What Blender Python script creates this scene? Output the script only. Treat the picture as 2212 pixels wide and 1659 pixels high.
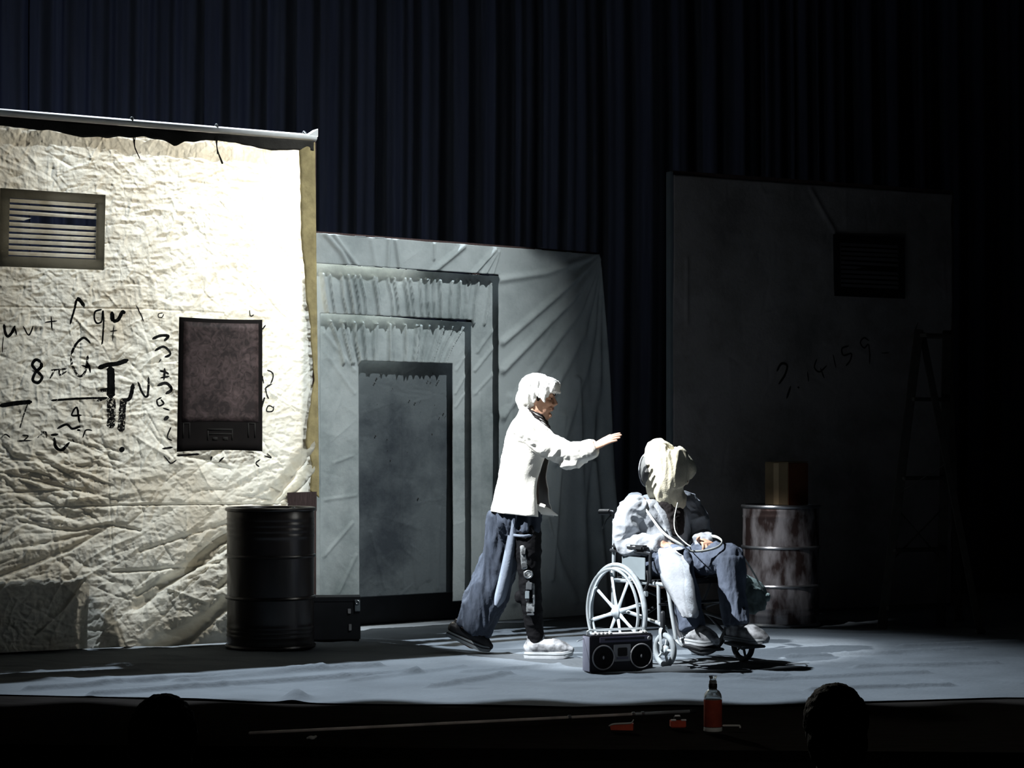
import bpy, bmesh, math, random
import numpy as np
from mathutils import Vector, Matrix, noise
random.seed(7); RNG = np.random.default_rng(11)
for o in list(bpy.data.objects): bpy.data.objects.remove(o)
SC = bpy.context.scene; COL = SC.collection
R = math.radians
# ---------------------------------------------------------------- camera
F = 4500.0; UC = 1106.0; VH = 950.0; H = 1.25      # focal length / horizon in a 2212x1659 frame; lens height above the stage
cd = bpy.data.cameras.new('camera'); cam = bpy.data.objects.new('camera', cd); COL.objects.link(cam)
cam.location = (0, 0, H); cam.rotation_euler = (R(90), 0, 0)
cd.sensor_width = 36; cd.lens = F/2212*36; cd.shift_y = (VH-829.5)/2212; cd.clip_end = 100
SC.camera = cam
# ---------------------------------------------------------------- world, stage lamps and added fills, exposure
w = bpy.data.worlds.new('dark_theatre'); SC.world = w; w.use_nodes = True
w.node_tree.nodes['Background'].inputs[0].default_value = (.7, .8, 1, 1)
w.node_tree.nodes['Background'].inputs[1].default_value = .0035
def spot(name, loc, tgt, power, size, blend, col, rad=.08):
    l = bpy.data.lights.new(name, 'SPOT'); l.energy = power; l.spot_size = R(size); l.spot_blend = blend
    l.color = col; l.shadow_soft_size = rad
    o = bpy.data.objects.new(name, l); COL.objects.link(o); o.location = loc
    o.rotation_euler = (Vector(tgt)-Vector(loc)).to_track_quat('-Z', 'Y').to_euler()
    return o
spot('stage_lamp_back', (-3.3, 14.9, 9.0), (-.05, 11.3, 0), 12500, 38, .85, (.80, .90, 1), .06)
spot('stage_lamp_front', (-4.4, 8.8, 6.6), (.36, 11.9, .66), 13000, 12.8, .5, (.93, .97, 1), .05)
spot('stage_lamp_canvas', (-1.48, 14.40, 3.10), (-1.95, 12.9, 1.9), 700, 130, .5, (1, .965, .86), .12)
spot('stage_lamp_doorway', (2.9, 9.9, 7.4), (-.90, 13.55, 2.0), 2400, 27, .9, (.90, .98, 1), .06)
spot('curtain_bounce_fill', (-4.9, 14.3, .9), (-3.6, 17.5, 2.7), 230, 105, 1, (.62, .70, 1), .3)  # added light, stands in for bounce off the back of the cream canvas
spot('drum_spill_fill', (-3.4, 8.0, 6.6), (1.70, 13.95, .50), 1900, 4.6, .8, (.95, .97, 1), .05)  # added narrow light for the spill on the right-hand drum
spot('stage_edge_fill', (1.6, 1.5, 5.2), (.25, 8.95, 0), 170, 21, 1, (1, .93, .86), .2)  # added low front light, lifts the bottle and props at the stage edge
SC.view_settings.view_transform = 'Standard'; SC.view_settings.look = 'None'
SC.view_settings.exposure = 0; SC.view_settings.gamma = 1; SC.view_settings.use_curve_mapping = False
# ---------------------------------------------------------------- helpers
def pw(u, v, Y): return Vector(((u-UC)/F*Y, Y, H+(VH-v)/F*Y))      # photo pixel at depth Y -> world point
def tag(o, label=None, cat=None, group=None, kind=None):
    if label: o['label'] = label
    if cat: o['category'] = cat
    if group: o['group'] = group
    if kind: o['kind'] = kind
    return o
def thing(name, label, cat, loc=(0,0,0), rz=0, group=None):
    o = bpy.data.objects.new(name, None); COL.objects.link(o); o.empty_display_size = .1
    o.location = loc; o.rotation_euler = (0, 0, rz)
    return tag(o, label, cat, group)
def link(name, me, mat, parent=None, sharp=40):
    o = bpy.data.objects.new(name, me); COL.objects.link(o); o.parent = parent
    if mat and not me.materials: me.materials.append(mat)
    if sharp is not None:
        me.polygons.foreach_set('use_smooth', [True]*len(me.polygons))
        if sharp < 180: me.set_sharp_from_angle(angle=R(sharp))
    return o
def smooth_path(pts, rad, m):
    P = [Vector(p) for p in pts]; n = len(P)
    Q, S = [], []
    for i in range(n-1):
        p0, p1, p2, p3 = P[max(i-1,0)], P[i], P[i+1], P[min(i+2,n-1)]
        for k in range(m):
            t = k/m; t2 = t*t; t3 = t2*t
            Q.append(.5*((2*p1)+(p2-p0)*t+(2*p0-5*p1+4*p2-p3)*t2+(3*p1-p0-3*p2+p3)*t3))
            a, b = rad[i], rad[i+1]; e = t*t*(3-2*t)
            if isinstance(a, tuple) or isinstance(b, tuple):
                a = a if isinstance(a, tuple) else (a, a); b = b if isinstance(b, tuple) else (b, b)
                S.append((a[0]+(b[0]-a[0])*e, a[1]+(b[1]-a[1])*e))
            else: S.append(a+(b-a)*e)
    Q.append(P[-1]); S.append(rad[-1])
    return Q, S
class MB:
    def __init__(s): s.V = []; s.F = []
    def add(s, V, Fc):
        o = len(s.V); s.V += [tuple(v) for v in V]; s.F += [tuple(i+o for i in f) for f in Fc]; return s
    def box(s, c, d, rot=None, bev=0):
        x, y, z = d[0]/2, d[1]/2, d[2]/2; c = Vector(c)
        if bev <= 0:
            V = [Vector((i*x, j*y, k*z)) for k in (-1,1) for j in (-1,1) for i in (-1,1)]
            Fc = [(0,2,3,1),(4,5,7,6),(0,1,5,4),(2,6,7,3),(0,4,6,2),(1,3,7,5)]
        else:
            bm = bmesh.new(); bmesh.ops.create_cube(bm, size=1)
            for v in bm.verts: v.co = Vector((v.co.x*2*x, v.co.y*2*y, v.co.z*2*z))
            bmesh.ops.bevel(bm, geom=list(bm.edges), offset=bev, segments=2, affect='EDGES')
            bm.verts.index_update(); V = [v.co.copy() for v in bm.verts]; Fc = [tuple(v.index for v in f.verts) for f in bm.faces]; bm.free()
        if rot is not None: V = [rot @ v for v in V]
        return s.add([v+c for v in V], Fc)
    def bar(s, p, q, wd, th, up=(0,0,1)):                 # a flat bar from p to q
        p, q = Vector(p), Vector(q); t = (q-p); L = t.length; t.normalize()
        a = Vector(up).cross(t)
        if a.length < 1e-4: a = Vector((1,0,0)).cross(t)
        a.normalize(); b = t.cross(a)
        return s.box((p+q)/2, (L, wd, th), Matrix((t, a, b)).transposed(), min(wd, th)*.15)
    def tube(s, pts, rad, n=10, ref=None, m=1, cap=True, closed=False):
        if not isinstance(rad, (list,)): rad = [rad]*len(pts)
        if m > 1: pts, rad = smooth_path(pts, rad, m)
        P = [Vector(p) for p in pts]; N = len(P); rings = []
        T = []
        for i in range(N):
            if closed: t = P[(i+1)%N]-P[i-1]
            else: t = P[min(i+1,N-1)]-P[max(i-1,0)]
            T.append(t.normalized())
        A = Vector(ref) if ref is not None else (Vector((0,0,1)) if abs(T[0].z) < .9 else Vector((1,0,0)))
        frames = []
        prev = None
        for i in range(N):
            a = A if (ref is not None or prev is None) else prev
            a = a-T[i]*a.dot(T[i])
            if a.length < 1e-5: a = T[i].orthogonal()
            a.normalize(); prev = a; frames.append((a, T[i].cross(a)))
        def ring(c, fr, r, k):
            ra, rb = r if isinstance(r, tuple) else (r, r)
            return [c+fr[0]*(ra*k*math.cos(2*math.pi*j/n))+fr[1]*(rb*k*math.sin(2*math.pi*j/n)) for j in range(n)]
        def mr(r): return min(r) if isinstance(r, tuple) else r
        seq = []
        if cap and not closed:
            for an in (78, 45): seq.append((P[0]-T[0]*mr(rad[0])*math.sin(R(an))*cap, frames[0], rad[0], math.cos(R(an))))
        for i in range(N): seq.append((P[i], frames[i], rad[i], 1))
        if cap and not closed:
            for an in (45, 78): seq.append((P[-1]+T[-1]*mr(rad[-1])*math.sin(R(an))*cap, frames[-1], rad[-1], math.cos(R(an))))
        V = []; Fc = []
        for q in seq: V += ring(*q)
        K = len(seq)
        for i in range(K-1 if not closed else K):
            for j in range(n):
                a, b = i*n+j, i*n+(j+1)%n; c, d = ((i+1)%K)*n+(j+1)%n, ((i+1)%K)*n+j
                Fc.append((a, b, c, d))
        if not closed:
            Fc.append(tuple(range(n))[::-1]); Fc.append(tuple((K-1)*n+j for j in range(n)))
        return s.add(V, Fc)
    def ell(s, c, r, rot=None, n=14, k=9):
        V = []; Fc = []; c = Vector(c)
        for i in range(1, k):
            a = math.pi*i/k
            for j in range(n):
                b = 2*math.pi*j/n
                V.append(Vector((r[0]*math.sin(a)*math.cos(b), r[1]*math.sin(a)*math.sin(b), r[2]*math.cos(a))))
        V += [Vector((0,0,r[2])), Vector((0,0,-r[2]))]; t = len(V)-2
        for i in range(k-2):
            for j in range(n): Fc.append((i*n+j, (i+1)*n+j, (i+1)*n+(j+1)%n, i*n+(j+1)%n))
        for j in range(n):
            Fc.append((t, j, (j+1)%n)); Fc.append((t+1, (k-2)*n+(j+1)%n, (k-2)*n+j))
        if rot is not None: V = [rot @ v for v in V]
        return s.add([v+c for v in V], Fc)
    def lathe(s, prof, n=32, c=(0,0,0), rot=None, caps=True):
        V = []; Fc = []; c = Vector(c)
        for r, z in prof:
            for j in range(n): V.append(Vector((r*math.cos(2*math.pi*j/n), r*math.sin(2*math.pi*j/n), z)))
        for i in range(len(prof)-1):
            for j in range(n): Fc.append((i*n+j, i*n+(j+1)%n, (i+1)*n+(j+1)%n, (i+1)*n+j))
        if caps:
            Fc.append(tuple(range(n))[::-1]); Fc.append(tuple((len(prof)-1)*n+j for j in range(n)))
        if rot is not None: V = [rot @ v for v in V]
        return s.add([v+c for v in V], Fc)
    def torus(s, c, Rr, r, axis=(0,0,1), n=40, k=8, arc=None):
        ax = Vector(axis).normalized(); a = ax.orthogonal().normalized(); b = ax.cross(a); c = Vector(c)
        pts = [c+a*(Rr*math.cos(2*math.pi*j/n))+b*(Rr*math.sin(2*math.pi*j/n)) for j in range(n)]
        return s.tube(pts, r, n=k, closed=True, ref=ax)
    def mesh(s, name):
        me = bpy.data.meshes.new(name); me.from_pydata(s.V, [], s.F); me.update(); return me
    def build(s, name, mat, parent=None, sharp=40): return link(name, s.mesh(name), mat, parent, sharp)
    def union(s, name, mat, parent=None, voxel=.005, it=4, wr=None, fac=.5):
        """voxel-fuse all the closed pieces into one continuous skin"""
        me = s.mesh(name); t = bpy.data.objects.new('tmp', me); COL.objects.link(t)
        md = t.modifiers.new('r', 'REMESH'); md.mode = 'VOXEL'; md.voxel_size = voxel
        if it:
            sm = t.modifiers.new('s', 'SMOOTH'); sm.iterations = it; sm.factor = fac
        dg = bpy.context.evaluated_depsgraph_get(); m2 = bpy.data.meshes.new_from_object(t.evaluated_get(dg)); m2.name = name
        bpy.data.objects.remove(t); bpy.data.meshes.remove(me)
        if wr: wrinkle(m2, *wr)
        return link(name, m2, mat, parent, 180)
def wrinkle(me, amp, freq, stretch=(1,1,1), seed=0., clip=None):
    n = len(me.vertices); co = np.empty(n*3); no = np.empty(n*3)
    me.vertices.foreach_get('co', co); me.vertices.foreach_get('normal', no); co = co.reshape(-1,3); no = no.reshape(-1,3)
    q = co*np.array(stretch)*freq+seed; d = np.empty(n)
    for i in range(n):
        p = q[i]; a = noise.noise((p[0], p[1], p[2])); b = noise.noise((p[0]*2.3+7, p[1]*2.3, p[2]*2.3))
        d[i] = (.55-abs(a)*1.6)+.45*(.5-abs(b)*1.6)
    if clip is not None: d *= clip(co)
    co += no*(d*amp)[:,None]
    me.vertices.foreach_set('co', co.ravel()); me.update()
def grid_mesh(name, X, Y, Z, mask=None):                  # 2-D arrays of points -> quad mesh; mask keeps cells
    r, c = X.shape; V = np.stack([X, Y, Z], -1).reshape(-1, 3)
    i = np.arange(r-1)[:,None]*c+np.arange(c-1)[None,:]
    Q = np.stack([i, i+1, i+c+1, i+c], -1)
    if mask is not None: Q = Q[mask]
    Q = Q.reshape(-1, 4)
    me = bpy.data.meshes.new(name); me.vertices.add(len(V)); me.vertices.foreach_set('co', V.ravel())
    me.loops.add(Q.size); me.loops.foreach_set('vertex_index', Q.ravel().astype(np.int32))
    me.polygons.add(len(Q)); me.polygons.foreach_set('loop_start', np.arange(0, Q.size, 4, dtype=np.int32))
    me.update(calc_edges=True); me.validate(); return me
def vnoise(x, y, seed=0):                                  # smooth value noise on arrays
    rg = np.random.default_rng(seed); T = rg.random((256,256))
    xi = np.floor(x).astype(int); yi = np.floor(y).astype(int); fx = x-xi; fy = y-yi
    fx = fx*fx*(3-2*fx); fy = fy*fy*(3-2*fy)
    g = lambda a, b: T[a & 255, b & 255]
    return (g(xi,yi)*(1-fx)+g(xi+1,yi)*fx)*(1-fy)+(g(xi,yi+1)*(1-fx)+g(xi+1,yi+1)*fx)*fy
def seg_dist(x, y, a, b):
    ax, ay = a; bx, by = b; dx, dy = bx-ax, by-ay; L = dx*dx+dy*dy+1e-12
    t = np.clip(((x-ax)*dx+(y-ay)*dy)/L, 0, 1); return np.hypot(x-ax-t*dx, y-ay-t*dy), t
def fold(Hh, x, y, pts, amp, wd, sharp=False):             # add a ridge along a polyline
    D = np.full(x.shape, 9.)
    for a, b in zip(pts[:-1], pts[1:]): D = np.minimum(D, seg_dist(x, y, a, b)[0])
    Hh += amp*(np.exp(-D/wd) if sharp else np.exp(-(D/wd)**2))
def crumple(x, y, n, lmin, lmax, amp, wd, seed, ang=None, box=None):
    rg = np.random.default_rng(seed); Hh = np.zeros(x.shape); xs = x[0]; ys = y[:,0]
    x0, x1, y0, y1 = box if box else (xs[0], xs[-1], ys[0], ys[-1])
    for _ in range(n):
        cx = rg.uniform(x0, x1); cy = rg.uniform(y0, y1); L = rg.uniform(lmin, lmax)
        a = rg.uniform(0, math.pi) if ang is None else rg.normal(*ang); w0 = wd*rg.uniform(.5, 1.5)
        A = amp*rg.uniform(.35, 1)*rg.choice([1,1,-1]); dx, dy = math.cos(a)*L/2, math.sin(a)*L/2
        m = 4*w0
        i0, i1 = np.searchsorted(xs, [cx-abs(dx)-m, cx+abs(dx)+m]); j0, j1 = np.searchsorted(ys, [cy-abs(dy)-m, cy+abs(dy)+m])
        if i1 <= i0 or j1 <= j0: continue
        X = x[j0:j1, i0:i1]; Y = y[j0:j1, i0:i1]
        bend = .12*L*rg.uniform(-1, 1)
        D1, t1 = seg_dist(X, Y, (cx-dx, cy-dy), (cx-dy*bend/L, cy+dx*bend/L)); D2, t2 = seg_dist(X, Y, (cx-dy*bend/L, cy+dx*bend/L), (cx+dx, cy+dy))
        D = np.minimum(D1, D2); rr = np.hypot(X-cx, Y-cy)/(L/2)
        Hh[j0:j1, i0:i1] += A*np.exp(-D/w0)*np.clip(1.1-rr**2, 0, 1)
    return Hh
# ---------------------------------------------------------------- materials
MATS = {}
def nodes(name):
    m = bpy.data.materials.new(name); m.use_nodes = True; nt = m.node_tree; MATS[name] = m
    return m, nt, nt.nodes['Principled BSDF'], nt.nodes['Material Output']
def tex(nt, kind, **kw):
    n = nt.nodes.new(kind)
    for k, v in kw.items():
        if k in n.inputs.keys(): n.inputs[k].default_value = v
        else: setattr(n, k, v)
    return n
def M(name, col, rough=.8, metal=0, var=.25, scale=9, bump=.0, bscale=60, stretch=(1,1,1), col2=None, spec=.2, detail=4, lo=.35, hi=.7):
    m, nt, b, out = nodes(name)
    tc = nt.nodes.new('ShaderNodeTexCoord'); mp = nt.nodes.new('ShaderNodeMapping'); mp.inputs['Scale'].default_value = stretch
    nt.links.new(tc.outputs['Object'], mp.inputs[0])
    nz = tex(nt, 'ShaderNodeTexNoise', Scale=scale, Detail=detail); nt.links.new(mp.outputs[0], nz.inputs['Vector'])
    cr = nt.nodes.new('ShaderNodeValToRGB'); c2 = col2 or tuple(c*(1-var) for c in col)
    cr.color_ramp.elements[0].position = lo; cr.color_ramp.elements[1].position = hi
    cr.color_ramp.elements[0].color = (*c2, 1); cr.color_ramp.elements[1].color = (*col, 1)
    nt.links.new(nz.outputs['Fac'], cr.inputs[0]); nt.links.new(cr.outputs[0], b.inputs['Base Color'])
    b.inputs['Roughness'].default_value = rough; b.inputs['Metallic'].default_value = metal; b.inputs['Specular IOR Level'].default_value = spec
    if bump:
        n2 = tex(nt, 'ShaderNodeTexNoise', Scale=bscale, Detail=3); nt.links.new(mp.outputs[0], n2.inputs['Vector'])
        bp = tex(nt, 'ShaderNodeBump', Strength=bump, Distance=.01); nt.links.new(n2.outputs['Fac'], bp.inputs['Height']); nt.links.new(bp.outputs[0], b.inputs['Normal'])
    return m
def cloth_mat(name, col, trans, stain, weave=.25, tcol=None):
    """matt canvas: diffuse front plus light coming through from behind, with soaked-in stains"""
    m, nt, b, out = nodes(name); nt.nodes.remove(b); Lk = nt.links.new
    tc = nt.nodes.new('ShaderNodeTexCoord')
    nz = tex(nt, 'ShaderNodeTexNoise', Scale=1.6, Detail=6, Roughness=.65); Lk(tc.outputs['Object'], nz.inputs['Vector'])
    cr = nt.nodes.new('ShaderNodeValToRGB'); cr.color_ramp.elements[0].position = .36; cr.color_ramp.elements[1].position = .56
    cr.color_ramp.elements[0].color = (*stain, 1); cr.color_ramp.elements[1].color = (*col, 1); Lk(nz.outputs['Fac'], cr.inputs[0])
    n2 = tex(nt, 'ShaderNodeTexNoise', Scale=45, Detail=4); Lk(tc.outputs['Object'], n2.inputs['Vector'])
    bp = tex(nt, 'ShaderNodeBump', Strength=weave, Distance=.008); Lk(n2.outputs['Fac'], bp.inputs['Height'])
    d = nt.nodes.new('ShaderNodeBsdfDiffuse'); Lk(cr.outputs[0], d.inputs[0]); Lk(bp.outputs[0], d.inputs['Normal'])
    if trans > 0:
        t = nt.nodes.new('ShaderNodeBsdfTranslucent'); Lk(cr.outputs[0], t.inputs[0]); Lk(bp.outputs[0], t.inputs['Normal'])
        mx = nt.nodes.new('ShaderNodeMixShader'); mx.inputs[0].default_value = trans
        Lk(d.outputs[0], mx.inputs[1]); Lk(t.outputs[0], mx.inputs[2]); Lk(mx.outputs[0], out.inputs[0])
    else: Lk(d.outputs[0], out.inputs[0])
    return m
def paint_mat(name, col, solid):
    """brush paint with dry-brush gaps"""
    m, nt, b, out = nodes(name); Lk = nt.links.new
    b.inputs['Base Color'].default_value = (*col, 1); b.inputs['Roughness'].default_value = .7
    tc = nt.nodes.new('ShaderNodeTexCoord'); nz = tex(nt, 'ShaderNodeTexNoise', Scale=70, Detail=5, Roughness=.7); Lk(tc.outputs['Object'], nz.inputs['Vector'])
    cr = nt.nodes.new('ShaderNodeValToRGB'); cr.color_ramp.elements[0].position = solid; cr.color_ramp.elements[1].position = solid+.06; Lk(nz.outputs['Fac'], cr.inputs[0])
    tr = nt.nodes.new('ShaderNodeBsdfTransparent'); mx = nt.nodes.new('ShaderNodeMixShader')
    Lk(cr.outputs[0], mx.inputs[0]); Lk(tr.outputs[0], mx.inputs[1]); Lk(b.outputs[0], mx.inputs[2]); Lk(mx.outputs[0], out.inputs[0])
    return m
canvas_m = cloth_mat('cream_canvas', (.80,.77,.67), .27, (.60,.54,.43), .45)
tan_m = M('tan_hem_cloth', (.50,.40,.20), .95, var=.35, scale=14, bump=.3)
hem_m = M('unlit_hem_dark_tie', (.055,.050,.044), .95, var=.4, scale=10, bump=.3)
rail_m = M('white_batten', (.95,.95,.94), .5, var=.1)
wood_m = M('brown_board', (.085,.055,.052), .8, var=.4, scale=20, stretch=(6,6,1), bump=.2)
grey_cloth_m = cloth_mat('grey_canvas', (.42,.45,.45), 0, (.30,.33,.33), .25)
grey2_m = cloth_mat('grey_canvas_mid', (.40,.43,.43), 0, (.22,.25,.25), .35)
door_m = cloth_mat('door_canvas', (.105,.118,.125), 0, (.045,.052,.06), .35)
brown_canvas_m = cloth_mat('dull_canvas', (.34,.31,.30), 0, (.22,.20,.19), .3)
vent_m = cloth_mat('vent_frame_cloth', (.36,.34,.29), .5, (.27,.255,.21), .4)
slat_m = cloth_mat('vent_slat_cloth', (.90,.885,.83), .52, (.6,.55,.45), .3)
black_m = M('flat_black', (.008,.008,.009), .9, var=.3)
paint_m = paint_mat('black_brush_paint', (.010,.009,.008), .28)
dry_m = paint_mat('black_dry_brush', (.012,.010,.009), .40)
curtain_m = M('blue_black_velvet', (.030,.038,.062), .9, var=.35, scale=3, stretch=(4,4,.2), bump=.1)
floor_m = M('grey_ground_cloth', (.098,.110,.122), .95, spec=.05, var=.22, scale=2.2, bump=.35, bscale=34, detail=7)
stage_m = M('black_stage_boards', (.016,.0145,.0135), 1, spec=.0, var=.4, scale=6, stretch=(1,6,1), bump=.1)
wall_m = M('black_wall', (.012,.012,.013), .95, var=.3)
drum_m = M('black_drum_paint', (.030,.024,.022), .30, spec=.6, metal=.3, var=.6, scale=7, stretch=(1,1,.35), bump=.15, bscale=18)
rust_m = M('rusty_drum_paint', (.38,.35,.355), .42, metal=.5, col2=(.055,.035,.032), scale=11, stretch=(1,1,.4), bump=.3, bscale=30, detail=7, lo=.4, hi=.6)
rim_m = M('bare_steel_rim', (.55,.55,.57), .32, metal=.9, var=.4, scale=12)
card_m = M('cardboard', (.15,.11,.065), .9, var=.25, scale=8, bump=.1)
card2_m = M('orange_brown_print', (.13,.042,.018), .85, var=.35, scale=5)
ladder_m = M('dark_ladder_wood', (.035,.032,.028), .7, var=.4, scale=14)
case_m = M('black_case', (.016,.017,.020), .6, var=.3)
steel_m = M('steel', (.50,.52,.54), .3, metal=.9, var=.25, scale=20)
skin_m = M('skin', (.50,.29,.20), .55, var=.15, scale=14, bump=.05)
hair_m = M('white_hair', (.80,.79,.76), .7, var=.18, scale=40, stretch=(3,3,1), bump=.5, bscale=90)
dhair_m = M('dark_hair', (.008,.007,.006), .8, spec=.05, var=.4, scale=40, bump=.5, bscale=90)
jacket_m = M('cream_jacket', (.80,.77,.70), .85, var=.08, scale=10, bump=.15, bscale=120)
lining_m = M('shaded_lining', (.085,.055,.045), .9, var=.3)
scarf_m = M('black_scarf', (.020,.016,.016), .85, var=.3)
stripe_m = M('pale_scarf_stripe', (.55,.53,.52), .85)
navy_m = M('navy_trousers', (.038,.047,.066), .8, var=.35, scale=7, stretch=(3,3,1), bump=.25, bscale=45)
flap_band_m = M('lit_flap_band', (.16,.185,.23), .8, var=.2, bump=.2)
blackleg_m = M('black_legging', (.005,.005,.006), .8, spec=.1, var=.3, bump=.2)
brace_m = M('brace_steel', (.55,.57,.58), .35, metal=.75, var=.7, scale=42, detail=5, lo=.42, hi=.6)
wshoe_m = M('white_shoe', (.42,.43,.45), .6, var=.75, scale=26, bump=.1)
sole_m = M('pale_sole', (.42,.44,.46), .7, var=.2, scale=25)
bshoe_m = M('black_shoe', (.020,.020,.022), .45, var=.4, scale=15)
gsole_m = M('grey_sole', (.20,.22,.23), .7, var=.3)
coat_m = M('pale_grey_coat', (.36,.38,.41), .85, var=.22, scale=9, bump=.25, bscale=70)
jean_m = M('blue_grey_jeans', (.090,.108,.148), .85, var=.4, scale=6, stretch=(2,2,1), bump=.25, bscale=60)
sack_m = M('burlap_sack', (.72,.66,.50), .95, var=.2, scale=16, bump=.3, bscale=110)
hood_m = M('grey_lining', (.12,.12,.115), .9, var=.2)
chair_m = M('chair_black_paint', (.022,.024,.027), .4, metal=.2, var=.3)
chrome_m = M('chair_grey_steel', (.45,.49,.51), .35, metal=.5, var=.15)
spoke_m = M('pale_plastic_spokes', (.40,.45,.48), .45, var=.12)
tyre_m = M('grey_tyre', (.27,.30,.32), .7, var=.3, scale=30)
dtyre_m = M('shaded_tyre_dark_trim', (.03,.03,.032), .8, var=.3)
vinyl_m = M('black_vinyl', (.02,.021,.023), .45, var=.3, bump=.1)
guard_m = M('grey_side_panel', (.17,.20,.215), .6, var=.15)
bag_m = M('dark_green_satchel', (.22,.28,.27), .75, var=.6, scale=14, bump=.4, bscale=30)
strap_m = M('pale_strap', (.62,.64,.60), .8, var=.2)
radio_m = M('radio_black_plastic', (.020,.019,.024), .4, var=.3)
radio2_m = M('radio_purple_grey', (.13,.12,.17), .4, var=.2)
radio3_m = M('radio_grey_side', (.26,.26,.32), .45, var=.2)
ring_m = M('speaker_ring_grey', (.30,.30,.31), .5, var=.2)
mesh_m = M('speaker_grille', (.010,.009,.010), .8, var=.4, scale=200, bump=.3, bscale=300)
white_m = M('white_plastic', (.80,.80,.78), .45, var=.1)
label_m = M('red_bottle_label', (.40,.07,.04), .8, var=.25, scale=25)
red_m = M('red_plastic', (.60,.10,.055), .6, var=.25, scale=30)
pole_m = M('dull_brass_pole', (.80,.74,.68), .5, metal=.0, var=.5, scale=6)
poster_b = M('poster_border', (.016,.012,.011), .85, var=.3)
gm, gnt, gb, go = nodes('bottle_glass')
gb.inputs['Base Color'].default_value = (.75,.80,.80,1); gb.inputs['Roughness'].default_value = .06
gb.inputs['Transmission Weight'].default_value = .85; gb.inputs['IOR'].default_value = 1.45
gz = tex(gnt, 'ShaderNodeTexNoise', Scale=12.); gbp = tex(gnt, 'ShaderNodeBump', Strength=.05); gnt.links.new(gz.outputs['Fac'], gbp.inputs['Height']); gnt.links.new(gbp.outputs[0], gb.inputs['Normal'])
glass_m = gm
# ================================================================= the setting
b = MB(); b.add([(x, y, z) for z in (-.06,-.012) for (x,y) in ((-8,8.52+.44),(8,8.52-.44),(8,18),(-8,18))], [(0,3,2,1),(4,5,6,7),(0,1,5,4),(1,2,6,5),(2,3,7,6),(3,0,4,7)])
tag(b.build('floor', stage_m, None, None), kind='structure')
fx = np.concatenate([np.linspace(-7.5,-4,20)[:-1], np.linspace(-4,4,400), np.linspace(4,7.5,20)[1:]]); fy = np.concatenate([np.linspace(0,1,60)[:-1], np.linspace(10.9,14.5,170), np.linspace(14.5,17,25)[1:]])
FX, FY = np.meshgrid(fx, fy)
edge0 = np.interp(FX, [-7,-2.5,-1.6,-.9,.3,1.2,2.4,7], [10.35,10.28,10.08,9.93,9.80,9.84,10.15,10.3])+.05*(vnoise(FX*4, FX*0+2, 8)-.5)
FYs = np.where(FY <= 1, edge0+FY*(10.9-edge0), FY)          # loose front edge of the ground cloth
FZ = .006*vnoise(FX*1.3+9, FYs*2.1, 3)+.004*vnoise(FX*3.1, FYs*5.0+3, 4)
for (u0,v0,u1,v1,a) in [(60,1490,820,1437,7),(200,1500,900,1452,7),(380,1472,700,1446,5),(930,1484,1100,1458,6),(760,1470,1000,1440,4),(1000,1452,1240,1436,4),(0,1462,300,1447,4),
        (1390,1448,1480,1446,6),(1490,1462,1700,1458,5),(1600,1470,2000,1452,5),(1700,1420,2100,1402,5),(1750,1490,2050,1478,5),(1850,1440,2150,1432,5),(1180,1470,1400,1466,4),(900,1376,1100,1366,4),(800,1360,1000,1352,3),(1950,1395,2200,1385,4)]:
    P0, P1 = [ (H*F/(v-VH)) for v in (v0,v1)]
    fold(FZ, FX, FYs, [((u0-UC)/F*P0, P0), ((u1-UC)/F*P1, P1)], a*.0040, .024)
FZ += crumple(FX, FYs, 420, .2, .9, .011, .024, 5, ang=(2.85,.25), box=(-4,4,9.6,14.5))
q = pw(640,1506,10.08); FZ += .05*np.exp(-((FX-q.x)/.055)**2-((FYs-q.y)/.10)**2)
FZ -= .008; FZ = np.maximum(FZ, -.011)
me = grid_mesh('ground_cloth', FX, FYs, FZ); tag(link('ground_cloth', me, floor_m, None, 180), 'grey wrinkled ground cloth spread over the stage floor', 'ground cloth')
b = MB(); b.add([(x, 8.52-.055*x+o, z) for o in (0,.25) for x in (-8,8) for z in (-.72,-.013)], [(0,2,3,1),(4,5,7,6),(0,1,5,4),(2,6,7,3),(1,3,7,5),(0,4,6,2)])
tag(b.build('trim_1', stage_m, None, None), kind='structure')
b = MB().box((0,4.4,-.77),(18,10.2,.1)); tag(b.build('floor.001', wall_m, None, None), kind='structure')
b = MB().box((0,18.1,3.5),(18,.1,9)); tag(b.build('wall_back', wall_m, None, None), kind='structure')
# ---- curtain: hung in panels, deep irregular folds
cur = thing('stage_curtain', 'dark blue-black pleated stage curtain hanging across the whole back', 'curtain', (0,17.3,0))
cxs = np.arange(-7.6, 7.6, .014); rg = np.random.default_rng(4)
ph = np.cumsum(rg.uniform(.75,1.3,len(cxs)))*.014
prof = .05*np.sin(ph*24)+.035*np.sin(ph*9.3+1)+.022*np.sin(ph*57+2)
prof += .05*(np.abs(np.sin(ph*13.7+.4))**.5-.6)
zs = np.linspace(.02, 6.2, 9)
bounds = [-7.6,-4.05,-2.55,-1.18,.55,2.3,4.2,7.6]
for i in range(7):
    sel = (cxs >= bounds[i]-.02) & (cxs <= bounds[i+1]+.05); x = cxs[sel]; p = prof[sel]+.035*(i%2)
    k = 1-.45*(zs/6.2)[:,None]; X = np.repeat(x[None], len(zs), 0)+.012*np.sin(zs*1.1+i)[:,None]
    me = grid_mesh('curtain_panel', X, p[None]*k, np.repeat(zs[:,None], len(x), 1)); link('curtain_panel', me, curtain_m, cur, 180)
b = MB().tube([(-7.7,.03,6.22),(7.7,.03,6.22)], .03); b.build('curtain_bar', chair_m, cur)
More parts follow.
